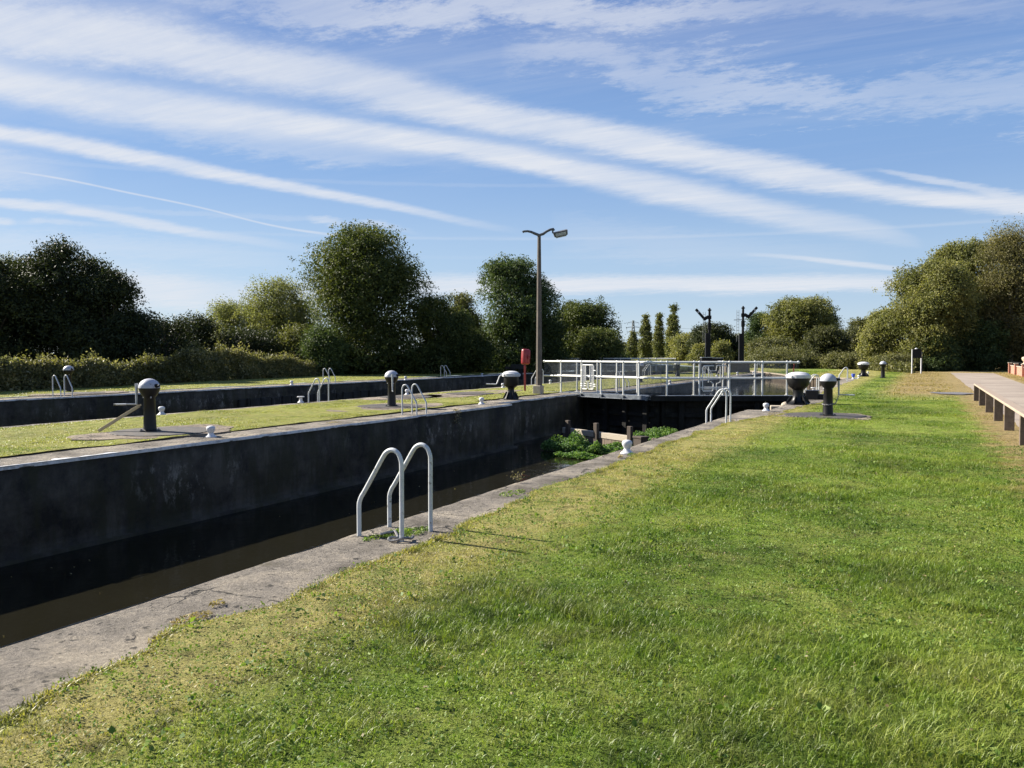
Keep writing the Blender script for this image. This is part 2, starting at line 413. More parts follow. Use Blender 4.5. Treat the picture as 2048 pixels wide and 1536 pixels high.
def leaves(name, C, S, mat, parent=None, tint=None, aspect=.55, out=None, up=0.0, droop=0.0):
    n = len(C); nn = RN.normal(size=(n, 3))
    if out is not None: nn = nrm(nn) + out * .7
    nn[:, 2] += up; nn = nrm(nn)
    t = RN.normal(size=(n, 3)); t[:, 2] -= droop; t = nrm(t - nn * (t * nn).sum(1, keepdims=True)); b = np.cross(nn, t)
    S = np.asarray(S).reshape(-1, 1) * np.ones((n, 1))
    bend = nn * S * .12
    V = np.stack([C - t * S * .5, C + b * S * aspect * .5 - t * S * .06 + bend, C + t * S * .5, C - b * S * aspect * .5 - t * S * .06 + bend], 1).reshape(-1, 3)
    F = np.arange(n * 4).reshape(-1, 4)
    if tint is None: tint = RN.random(n)
    return npmesh(name, V, F, mat, parent, tint)

# smooth value noise in numpy
_tab = RN.random((256, 256))
def vnoise(x, y, s=1.0, ox=0, oy=0):
    x = np.asarray(x, float) * s + ox + 1000; y = np.asarray(y, float) * s + oy + 1000
    xi = np.floor(x).astype(int); yi = np.floor(y).astype(int); fx = x - xi; fy = y - yi
    fx = fx * fx * (3 - 2 * fx); fy = fy * fy * (3 - 2 * fy)
    g = lambda a, b: _tab[a % 256, b % 256]
    return (g(xi, yi) * (1 - fx) + g(xi + 1, yi) * fx) * (1 - fy) + (g(xi, yi + 1) * (1 - fx) + g(xi + 1, yi + 1) * fx) * fy
def fbm(x, y, s=1.0, o=4):
    r = 0; a = .5
    for i in range(o): r = r + a * vnoise(x, y, s * 2 ** i, 17.3 * i, 5.1 * i); a *= .5
    return r / (1 - .5 ** o)

# ------------------------------------------------------------------ land shapes
def edgeA(y):
    y = np.asarray(y, float); r = np.full_like(y, XA)
    r = np.where((y > 24.55) & (y < 33.4), -4.0, r); return r
def edgeB(y):
    y = np.asarray(y, float); return np.where((y > 24.0) & (y < 34.0), -12.55, XB)
def lawnA(y):      # west edge of the near lawn
    y = np.asarray(y, float)
    b = np.interp(y, [-30, 1, 2.3, 3.1, 3.5, 4.2, 6.0, 6.6, 8.6, 12, 17, 19.5, 21.2, 22.2, 23.6, 24.6, 27.5, 30, 34, 58],
                  [-3.7, -3.62, -3.64, -3.74, -3.95, -3.72, -3.80, -3.88, -4.1, -3.98, -4.15, -3.98, -3.85, -3.45, -3.35, -3.4, -3.1, -3.0, -3.75, -3.8])
    b = b + (fbm(y, 0 * y, 1.3, 4) - .5) * .34 + (fbm(y, 0 * y + 9, 7, 2) - .5) * .06
    bank = np.interp(y, [58, 60, 67.5, 78, 130, 330], [-4.2, -7.6, -10.1, -14.2, -40, -140])
    return np.where(y > 58, bank, b)
def lawnIslE(y): return edgeB(y) - 1.02 + (fbm(y, 0 * y + 3, 1.1, 4) - .5) * .3
def lawnIslW(y): return XC + .62 + (fbm(y, 0 * y + 6, .9, 4) - .5) * .22 + 0 * np.asarray(y, float)
def lawnD(y):
    y = np.asarray(y, float); b = XD - 1.25 + (fbm(y, 0 * y + 12, .9, 4) - .5) * .3
    bank = np.interp(y, [68, 80, 130, 330], [-29.5, -33, -62, -160])
    return np.where(y > 68, bank, b)
ISL_END = 71.3
ROWS = np.unique(np.concatenate([np.arange(-30, 0, 3.), np.arange(0, 14, .10), np.arange(14, 35, .25), np.arange(35, 75, .6), np.arange(75, 140, 5.), np.arange(140, 331, 20.)]))
def strip(rows, xl, xr, z, ncol, power=1.0):
    """grid between the curves xl and xr"""
    t = np.linspace(0, 1, ncol) ** power
    X = xl[:, None] * (1 - t) + xr[:, None] * t
    Y = np.repeat(rows[:, None], ncol, 1)
    Z = z(X, Y) if callable(z) else np.full_like(X, z)
    V = np.stack([X, Y, Z], 2).reshape(-1, 3); n = len(rows)
    i = np.arange(n - 1)[:, None] * ncol + np.arange(ncol - 1)[None, :]
    F = np.stack([i, i + 1, i + ncol + 1, i + ncol], 2).reshape(-1, 4)
    return V, F
def gz(X, Y):      # gentle bumps, thin at the concrete
    z = .028 + (fbm(X, Y, .8, 3) - .5) * .05
    far = np.clip((Y - 85) / 120, 0, 1); rise = np.clip((X + 3 * 0 + 10) / 30, 0, 1)
    return z
Vs, Fs, off = [], [], 0
def addstrip(V, F):
    global off
    Vs.append(V); Fs.append(F + off); off += len(V)
rA = ROWS; addstrip(*strip(rA, lawnA(rA), np.full_like(rA, 5.0), gz, 30))
addstrip(*strip(rA, np.full_like(rA, 5.0), np.full_like(rA, 900.), gz, 14, 2.5))
rI = ROWS[ROWS <= ISL_END - .5]; addstrip(*strip(rI, lawnIslW(rI), lawnIslE(rI), gz, 14))
addstrip(*strip(rA, np.full_like(rA, -1200.), lawnD(rA), gz, 26, .35))
rF = np.array([330., 600, 1200, 3500]); addstrip(*strip(rF, np.full_like(rF, -3500.), np.full_like(rF, 3000.), lambda X, Y: X * 0 + .03, 12))
g = npmesh('ground', np.concatenate(Vs), np.concatenate(Fs), 'soil'); tag(g, kind='structure')
g.data.polygons.foreach_set('use_smooth', [True] * len(g.data.polygons))

# water sheets
def sheet(name, pts, mat, lab=None):
    m = MB(); m.add(pts, [tuple(range(len(pts)))]); o = m.build(name, mat); tag(o, kind='structure'); return o
sheet('water', [(-13.5, -30, ZW), (-3.4, -30, ZW), (-3.4, 31.3, ZW), (-13.5, 31.3, ZW)], 'water')
sheet('water', [(-29.8, -30, ZL), (-17.6, -30, ZL), (-17.6, 66, ZL), (-29.8, 66, ZL)], 'water')
sheet('water', [(-13.5, 31.3, ZU), (-3.4, 31.3, ZU), (-3.4, 60, ZU), (-6, 80, ZU), (-40, 140, ZU), (-139, 332, ZU), (-162, 332, ZU), (-50, 100, ZU), (-29.8, 80, ZU), (-29.8, 66.01, ZU), (-13.5, 66.01, ZU)], 'water2')

# lock walls: body + coping
def lock_wall(label, rows, ef, side, wid, zb, jag=.012, ends=None):
    """side=+1: the land lies at larger X"""
    root = empty('lock_wall', label, 'wall')
    e = ef(rows); e = e + (fbm(rows, rows * 0 + side * 3, 3.0, 4) - .5) * jag * (1.0 if side > 0 else 2.4)
    n = len(rows)
    # body
    lv = [-.045, -.8, -1.2, -1.37, -1.37, zb] if side < 0 and wid > .7 else [-.045, -.8, zb]
    lo = [.02, .02, .02, .02, -.13, -.13] if len(lv) == 6 else [.02, .02, .02]
    prof = [(lo[i], lv[i]) for i in range(len(lv))] + [(.75, zb), (.75, -.045)]
    k = len(prof); V = np.zeros((n, k, 3))
    for i, (dx, z) in enumerate(prof):
        V[:, i, 0] = ef(rows) + side * dx; V[:, i, 1] = rows; V[:, i, 2] = z
    i = np.arange(n - 1)[:, None] * k + np.arange(k)[None, :]; j = np.arange(n - 1)[:, None] * k + (np.arange(k)[None, :] + 1) % k
    F = np.stack([i, j, j + k, i + k], 2).reshape(-1, 4)
    npmesh('wall_body', V.reshape(-1, 3), F, 'wall', root)
    # coping slab with worn arris
    cols = np.concatenate([[0, .006, .022], np.linspace(.06, wid, 12)])
    Z = np.zeros((n, len(cols) + 2)); X = np.zeros_like(Z); Y = np.repeat(rows[:, None], len(cols) + 2, 1)
    ee = e[:, None]
    chip = np.clip(fbm(rows, rows * 0 + 40, 2.2, 5) - .60, 0, 1) * (.10 if side > 0 else .35)
    X[:, 0] = ef(rows) + side * .3; Z[:, 0] = -.05
    X[:, 1] = e + side * chip * .3; Z[:, 1] = -.05
    X[:, 2:] = ee + side * (cols[None, :] + chip[:, None] * np.exp(-cols[None, :] * 12))
    Z[:, 2:] = np.where(cols[None, :] < .001, -.032, np.where(cols[None, :] < .015, -.014, 0.0))
    Z[:, 4:] += (fbm(X[:, 4:], Y[:, 4:], 2.0, 4) - .5) * .016
    kk = len(cols) + 2
    V = np.stack([X, Y, Z], 2).reshape(-1, 3)
    i = np.arange(n - 1)[:, None] * kk + np.arange(kk - 1)[None, :]
    F = np.stack([i, i + 1, i + kk + 1, i + kk], 2).reshape(-1, 4)
    npmesh('coping', V, F, 'coping', root)
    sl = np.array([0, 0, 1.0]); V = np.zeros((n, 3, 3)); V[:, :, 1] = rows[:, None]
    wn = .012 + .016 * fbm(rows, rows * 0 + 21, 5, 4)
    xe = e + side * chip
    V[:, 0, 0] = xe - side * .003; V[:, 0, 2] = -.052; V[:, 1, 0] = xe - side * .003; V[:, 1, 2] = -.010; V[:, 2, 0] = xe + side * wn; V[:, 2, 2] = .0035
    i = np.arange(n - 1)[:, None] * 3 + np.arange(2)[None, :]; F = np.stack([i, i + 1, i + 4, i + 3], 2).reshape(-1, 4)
    npmesh('lit_worn_arris', V.reshape(-1, 3), F, 'arris', root)  # worn edge strip with the bright sun line painted into its colour
    return root
def rows_for(a, b, jumps=()):
    r = np.concatenate([np.arange(a, min(b, 0), 2.), np.arange(max(a, 0), min(b, 16), .07), np.arange(16, min(b, 35), .16), np.arange(35, b, .4), [b]])
    for j in jumps: r = np.concatenate([r, [j - .001, j + .001]])
    return np.unique(r[(r >= a) & (r <= b)])
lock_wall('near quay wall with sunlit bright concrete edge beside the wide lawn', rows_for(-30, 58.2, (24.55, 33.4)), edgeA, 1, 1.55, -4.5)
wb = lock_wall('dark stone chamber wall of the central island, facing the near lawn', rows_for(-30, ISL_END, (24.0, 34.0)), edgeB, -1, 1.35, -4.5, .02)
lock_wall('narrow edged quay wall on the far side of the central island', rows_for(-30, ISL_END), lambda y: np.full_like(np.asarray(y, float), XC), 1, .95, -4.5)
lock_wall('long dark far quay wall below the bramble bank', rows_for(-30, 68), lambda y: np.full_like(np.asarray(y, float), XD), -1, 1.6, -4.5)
rr_ = np.arange(7.3, 10.2, .03); w_f = np.clip(fbm(rr_, rr_ * 0 + 77, 3.5, 5) - .36, 0, 1) * .42 * np.clip((10.2 - rr_) / 1.2, 0, 1)
Vf, Ff = strip(rr_, np.full_like(rr_, XB + .012), XB - .004 - w_f, lambda X, Y: .009 + 0 * X, 3)
npmesh('limewash_flaking', Vf, Ff, 'white', wb)
# end of the island
m = MB(); m.box(((XB + XC) / 2, ISL_END + .2, -2.35), (abs(XB - XC), .5, 4.3)); m.build('wall_body', 'wall', wb)
m = MB(); m.box(((XB + XC) / 2, ISL_END - .05, -.08), (abs(XB - XC) - 1.2, 1.2, .17)); m.build('end_coping', 'coping', wb, bevel=.02)
# rendered patches: pale ledge stain strip and fender boards on the far wall
m = MB()
for i in range(18):
    y = 29.2 + i * .72; m.box((XD + .09, y, -1.15 + random.uniform(-.03, .03)), (.12, .66, 1.25))
for i in range(6):
    y = 29.4 + i * 2.4; m.box((XD + .19, y, -1.2), (.1, .14, 1.4))
tag(m.build('timber_fender', 'fendergrey', bevel=.01), 'long strip of grey upright fender boards bolted to the far quay wall', 'fender')

# concrete pads with round plates round the gear
def pad(px, py, rx, ry, label, plate_r=.98, rot=0, plates=((0, 0),)):
    d = FP * H / (py - 706); x, y = spot(px, d)
    root = empty('concrete_pad', label, 'pad', (x, y, .036), 0, 'concrete pads set in the turf under the winding gear')
    m = MB(); n = 44; vs = []
    for i in range(n):
        a = 2 * PI * i / n; k = 1 + .10 * math.sin(3 * a + px) + .05 * math.sin(7 * a) + random.uniform(-.03, .03)
        vs.append((rx * k * math.copysign(abs(math.cos(a)) ** .8, math.cos(a)), ry * k * math.copysign(abs(math.sin(a)) ** .8, math.sin(a)), 0))
    vs2 = [(a, b, -.15) for a, b, c in vs]
    m.add(vs + vs2, [tuple(range(n))] + [(i, i + n, (i + 1) % n + n, (i + 1) % n) for i in range(n)])
    m.build('slab', 'pad', root)
    for dx, dy in plates:
        p = MB(); p.lathe([(plate_r, .002), (plate_r, .012), (plate_r - .01, .016)], 40, (0, 0, 0))
        o = p.build('cover_plate', 'plate', root); o.location = (dx, dy, 0); o.rotation_euler = (0, 0, R(-60))
    PADS.append((x, y, rx, ry))
    return root
PADS = []
pad(322, 867, 1.05, 1.7, 'pale slab with ribbed round plate under the pedestal with a leaning bar')
pad(780, 815, 1.1, 2.3, 'slab with dark round plate under the middle island pedestal')
pad(1650, 834, 1.2, 1.1, 'slab with ribbed plate under the chained pedestal on the near lawn', 1.0)
pad(812, 796, 1.0, 2.0, 'slab with dark round plate by the far edge of the island, behind the pedestal', .95)
pad(940, 789, 1.0, 3.4, 'long slab with round plate on the island left of the drum capstan', .95)
pad(165, 788, .9, 2.0, 'slab at the far quay beside the lone pedestal', .8)

# ------------------------------------------------------------------ winding gear
def arc(c, r, a0, a1, n, plane='xz'):
    return [(c[0] + r * math.cos(a0 + (a1 - a0) * i / n), 0, c[1] + r * math.sin(a0 + (a1 - a0) * i / n)) for i in range(n + 1)]
def make_pedestal(label):
    t = empty('gear_pedestal', label, 'pedestal', group='ball topped winding pedestals')
    m = MB(); m.lathe([(.205, 0), (.205, .018), (.19, .025), (.135, .03), (.128, .06), (.118, .35), (.108, .68), (.112, .685), (.112, .70), (.125, .715)], 32)
    for i in range(6):
        a = i * PI / 3; m.lathe([(.016, .018), (.016, .04), (.006, .045)], 6, (.168 * math.cos(a), .168 * math.sin(a), 0))
    m.build('column', 'black', t, True)
    m = MB(); m.lathe([(.11, .69), (.135, .72), (.172, .775), (.198, .83), (.207, .868), (.207, .884)], 36)
    m.build('bowl', 'black', t, True)
    m = MB(); m.lathe([(.210, .884)] + [(.210 * math.cos(a), .888 + .19 * math.sin(a)) for a in [i * PI / 2 / 9 for i in range(9)]] + [(.012, 1.079)], 36)
    m.build('dome', 'whitecap', t, True)
    m = MB(); m.tube([(.17, 0, .93), (.285, 0, .93)], .026, 12); m.tube([(.19, 0, .93), (.225, 0, .93)], .042, 12)
    m.build('shaft', 'black', t, True)
    for q in (.105, -.105):
        m = MB(); m.lathe([(.012, -.02), (.014, 0), (.01, .02)], 8, (q, -.055, .70)); m.build('lug', 'white', t, True)
    return t
def add_crank(t, ang, long=.40, hand=.36, mat='galv', grip='white'):
    """crank on the side at angle ang, arm hanging down, handle turned outwards"""
    r_ = Matrix.Rotation(ang, 3, 'Z')
    P = lambda x, y, z: tuple(r_ @ Vector((x, y, z)))
    m = MB(); m.tube([P(.262, 0, .975), P(.262, 0, .93), P(.268, 0, .93 - long + .03), P(.27, 0, .93 - long)], [.03, .03, .019, .021], 10)
    m.tube([P(.25, 0, .93 - long), P(.27 + hand * .45, 0, .93 - long)], .013, 8)
    c = m.build('crank', mat, t, True)
    m = MB(); m.tube([P(.27 + hand * .45, 0, .93 - long), P(.27 + hand, 0, .925 - long)], .017, 10); m.build('grip', grip, c, True)
    return c
UPZ = .05
def place(px, py, label, src=None, rz=0, z=UPZ):
    d = FP * H / (py - 706); x, y = spot(px, d); return (x, y, z)
ped = make_pedestal('nearest island pedestal, black with white dome, a pale timber bar leaning on its crank')
ped.location = place(298, 867, ''); 
ped_plain = ped
specs = [
    (783, 816, 'ball topped pedestal beside the white ladder rails, crank hanging on its front', 0),
    (1657, 835, 'large ball topped pedestal with a chain round its column on the near lawn', 0),
    (1766, 757, 'distant ball topped pedestal standing alone on the grass right of the capstan', 0),
    (137, 785, 'small ball topped pedestal on the far quay in front of the brambles', 0),
    (1281, 766, 'ball topped pedestal seen through the white railing beyond the footbridge', 0),
]
peds = [copy_tree(ped, place(a, b, ''), 0, l) for a, b, l, r_ in specs]
add_crank(ped, R(207), .38, .46)                     # to the left of the camera
add_crank(peds[0], R(-50), .46, .10)
ck = add_crank(peds[1], R(25), .40, .40)
add_crank(peds[2], R(20), .40, .12, 'black', 'black')
add_crank(peds[4], R(200), .30, .1)
# chain from crank to column
ch = MB()
r_ = Matrix.Rotation(R(25), 3, 'Z')
A = r_ @ Vector((.27, 0, .53)); B = Vector((.118, -.04, .31))
pts = []
for i in range(13):
    t_ = i / 12; p = A.lerp(B, t_); p.z -= .09 * math.sin(PI * t_); pts.append(p)
for i in range(20):
    a = -.3 - PI * i / 19 * 1.0; pts.append(Vector((.137 * math.cos(a), .137 * math.sin(a), .31 - .03 * math.sin(PI * i / 19))))
for i in range(len(pts) - 1):
    a, b = pts[i], pts[i + 1]; mid = (a + b) / 2; d = (b - a); 
    if d.length < 1e-4: continue
    d = d.normalized(); o_ = d.orthogonal().normalized() if i % 2 else d.cross(d.orthogonal()).normalized()
    L = .03; ring = [mid + d * math.cos(q) * L + o_ * math.sin(q) * L * .5 for q in [k * 2 * PI / 8 for k in range(9)]]
    ch.tube(ring, .0045, 5, False)
ch.build('chain', 'chain', peds[1], True)
# timber bar leaning on the first pedestal
p0 = Vector(ped.location); d0 = FP * H / (868 - 706)
a = Vector((*spot(195, d0), .06)); b = Vector((*spot(277, FP * H / (866 - 706) - .05), .56))
bb_ = MB(); bb_.bar(a, b, .085, .06); bb_.bar(b, b + (b - a).normalized() * .05, .03, .03)
tag(bb_.build('timber_bar', 'bar', bevel=.006), 'pale squared timber bar leaning from the turf against the crank of the nearest island pedestal', 'timber bar')

# capstans
def make_capstan(label, kind):
    t = empty('capstan', label, 'capstan', group='white capped drum capstans')
    if kind == 'bowl':
        foot = [(.36, 0), (.36, .03), (.30, .06), (.23, .12), (.185, .20), (.165, .30), (.16, .42), (.165, .47)]
        bowl = [(.165, .47), (.20, .50), (.27, .56), (.325, .64), (.345, .74), (.35, .82), (.35, .845)]
        rim, rt = .375, .845
    else:
        foot = [(.27, 0), (.27, .02), (.235, .05), (.175, .14), (.13, .24), (.115, .32), (.115, .38), (.13, .42)]
        bowl = [(.13, .42), (.19, .45), (.245, .50), (.26, .53), (.262, .80), (.262, .815)]
        rim, rt = .318, .815
    m = MB(); m.lathe(foot, 32)
    n = 6
    for i in range(n):
        a = i * 2 * PI / n + .3; R0 = foot[0][0]
        m.lathe([(.022, .02), (.022, .055), (.01, .062)], 6, ((R0 - .05) * math.cos(a), (R0 - .05) * math.sin(a), 0))
        m.bar((foot[4][0] * math.cos(a), foot[4][0] * math.sin(a), .26), ((R0 - .02) * math.cos(a), (R0 - .02) * math.sin(a), .03), .03, .10)
    m.build('pedestal_foot', 'black', t, True)
    m = MB(); m.lathe(bowl, 36)
    m.build('drum', 'black', t, True)
    m = MB(); m.lathe([(rim - .01, rt), (rim, rt + .006), (rim, rt + .105), (rim - .012, rt + .118), (rim - .05, rt + .125), (rim * .8, rt + .155), (rim * .55, rt + .185), (rim * .25, rt + .2), (.01, rt + .204)], 40)
    m.build('lid', 'white', t, True)
    for i in range(5):
        a = i * 2 * PI / 5 + .5; m = MB(); m.box(((rim + .012) * math.cos(a), (rim + .012) * math.sin(a), rt + .06), (.035, .05, .055), a)
        m.build('latch', 'white', t, bevel=.006)
    return t
capA = make_capstan('large white lidded black capstan at the quay edge by the right end of the footbridge', 'bowl'); capA.location = place(1597, 809, '', z=0.0)
capB = copy_tree(capA, place(1727, 754, '', z=0.0), 0, 'distant white lidded capstan at the bend of the near quay')
capC = make_capstan('drum capstan with a long white crank, on the island by the lamp column', 'drum'); capC.location = place(1022, 799, '', z=.0)
capD = copy_tree(capC, place(1440, 750, ''), 0, 'distant capstan seen through the railing in front of the black cabinet')
capE = copy_tree(capC, place(1355, 754, ''), 0, 'slim dark capstan seen through the railing left of the black cabinet')
capE.scale = (.62, .62, 1)
m = MB(); a0 = Matrix.Rotation(R(205), 3, 'Z'); P = lambda x, z: tuple(a0 @ Vector((x, 0, z)))
m.tube([P(.3, .86), P(.36, .86), P(.40, .83), P(.50, .57), P(.54, .54), P(.88, .55)], .022, 10)
m.build('crank', 'white', capC, True)
m = MB(); m.tube([P(.3, .88), P(.36, .86), P(.40, .6)], .024, 8); m.build('crank', 'white', capE, True)

# ------------------------------------------------------------------ mooring bollards
def make_bollard(k):
    t = empty('mooring_bollard', '', 'bollard', group='small white mooring bollards along the quays')
    m = MB(); m.lathe([(.108, 0), (.108, .015), (.085, .035), (.062, .055), (.052, .075), (.05, .09), (.056, .105)], 24)
    m.build('base', 'white', t, True)
    m = MB()
    if k == 0: m.lathe([(.05, .088), (.062, .11), (.078, .14), (.085, .17), (.082, .195), (.066, .215), (.035, .226), (.006, .229)], 24)
    else: m.lathe([(.05, .088), (.05, .16), (.058, .175), (.115, .185), (.12, .2), (.115, .212), (.02, .216)], 24)
    m.build('head', 'white', t, True)
    return t
b0 = make_bollard(0); b1 = make_bollard(1)
blist = [(420, 875, 0, 'white bollard on the island edge just right of the ribbed plate'),
    (322, 830, 0, 'tall white bollard on the island far edge behind the leaning bar pedestal'),
    (601, 805.5, 1, 'flat topped bollard at the foot of the ladder rails on the island far edge'),
    (583, 770, 0, 'white bollard on the far quay in front of the brambles'),
    (811, 760, 0, 'white bollard on the far quay right of the middle pedestal'),
    (814, 790, 0, 'white bollard behind the ladder rails near the middle pedestal'),
    (963, 809, 0, 'round white bollard on the island edge left of the drum capstan'),
    (1006, 776, 0, 'white bollard on the island far edge behind the drum capstan'),
    (964, 753, 0, 'tiny bollard on the far quay in front of the black shed'),
    (1255, 908, 0, 'nearest white bollard, chipped, on the near quay beside the floating plants'),
    (1533, 822, 0, 'white bollard at the corner of the gate recess on the near quay'),
    (1628, 785, 1, 'flat topped bollard on the near quay behind the large capstan'),
    (1667, 763, 1, 'grey flat topped bollard near the distant ladder on the near quay'),
    (1718, 757, 0, 'white bollard just left of the distant capstan'),
    (1736, 749, 0, 'white bollard behind the distant capstan'),
    (1340, 769, 0, 'white bollard on the island edge seen under the middle rail'),
    (1434, 757, 0, 'white bollard on the island in front of the black cabinet'),
    (1475, 750, 0, 'white bollard on the island right of the tall signal post'),
    (1495, 745, 1, 'flat topped bollard near the tip of the island'),
    (1507, 749, 0, 'bollard at the tip of the island beside a railing post'),
    (1101, 768, 0, 'bollard on the island seen behind the first rail bay')]
fl = [False, False]
for px, py, k, lab in blist:
    p = place(px, py, '', z=.0)
    src = (b0, b1)[k]
    if not fl[k]: src.location = p; src['label'] = lab; fl[k] = True; src.rotation_euler = (0, 0, px)
    else: copy_tree(src, p, px * 1.7, lab)
# blue and white upturned bollard
t = empty('mooring_bollard', 'bollard with a blue painted head left of the distant capstan', 'bollard', place(1707, 758, '', z=0), 0, 'small white mooring bollards along the quays')
m = MB(); m.lathe([(.11, 0), (.108, .02), (.07, .05), (.055, .09), (.06, .1)], 20); m.build('base', 'white', t, True)
m = MB(); m.lathe([(.06, .1), (.09, .16), (.12, .30), (.115, .33), (.09, .335)], 20); m.build('head', 'blue', t, True)

# ------------------------------------------------------------------ ladder rails
def smooth(p, k=4):
    P_ = [Vector(q) for q in p]; out = []
    for i in range(len(P_) - 1):
        a, b, c, d = P_[max(i - 1, 0)], P_[i], P_[i + 1], P_[min(i + 2, len(P_) - 1)]
        for j in range(k):
            t = j / k; out.append(.5 * ((2 * b) + (c - a) * t + (2 * a - 5 * b + 4 * c - d) * t * t + (3 * b - a - 3 * c + d) * t ** 3))
    return out + [P_[-1]]
def make_ladder(label, top=.80, span=.46, gap=.47, pk=.10):
    """origin at the water-side foot of the first rail; +x is inland, +y along the quay"""
    t = empty('ladder_handrail', label, 'ladder rail', group='bent tube ladder handrails')
    for k in range(2):
        y = k * gap
        pts = [(0, y, -.02), (0, y, .12), (0, y, .27), (.006, y, .315), (.028, y, .365), (.06, y, .41)]
        pts += [(.06 + (span - .20 - .06) * q, y, .41 + (top - .075 - .41) * q) for q in (.33, .66, 1)]
        pts += [(span - .165, y, top - .03), (span - .12, y, top - .004), (span - .075, y, top - .004), (span - .035, y, top - .03), (span - .01, y, top - .08), (span, y, top - .14), (span, y, top * .5), (span, y, -.02)]
        m = MB(); m.tube(smooth(pts), .0205, 14); m.build('rail', 'tube', t, True)
    return t
lad = make_ladder('nearest bent tube ladder handrail, scuffed white, on the near quay')
lad.location = (XA + .10, 5.98, 0)
def lad_at(x, y, rz, label, sc=1.0):
    c = copy_tree(lad, (x, y, 0), rz, label); c.scale = (sc, sc, sc); return c
lad_at(XA + .06, 19.35, 0, 'ladder handrail on the near quay before the footbridge')
lad_at(XA + .5, 34.0, R(15), 'ladder handrail seen edge on just beyond the large capstan')
lad_at(XA + .1, 52.2, 0, 'distant ladder handrail on the near quay right of the chained pedestal')
lad_at(XB - .12, 18.9, PI, 'ladder handrail on the island edge in front of the middle pedestal')
lad_at(XB - .12, 36.0, PI, 'ladder handrail glimpsed through the footbridge railing')
lad_at(XB - .12, 72.0 - 1.2, PI, 'far ladder handrail near the tip of the island')
lad_at(XB - .12, 52.5, PI, 'ladder handrail on the island left of the black cabinet')
lad_at(XC + .08, 21.55, 0, 'ladder handrail on the far edge of the island with its bollard')
lad_at(XC + .08, 39.0, 0, 'ladder handrail beside the lamp column base')
lad_at(XC + .08, 58.0, 0, 'ladder handrail against the far dark gates')
lad_at(XD - .15, 20.6, PI, 'leftmost ladder handrail on the far quay')
lad_at(XD - .15, 36.3, PI, 'ladder handrail on the far quay at the end of the brambles')
lad_at(XD - .15, 48.6, PI, 'ladder handrail on the far quay under the dark trees')

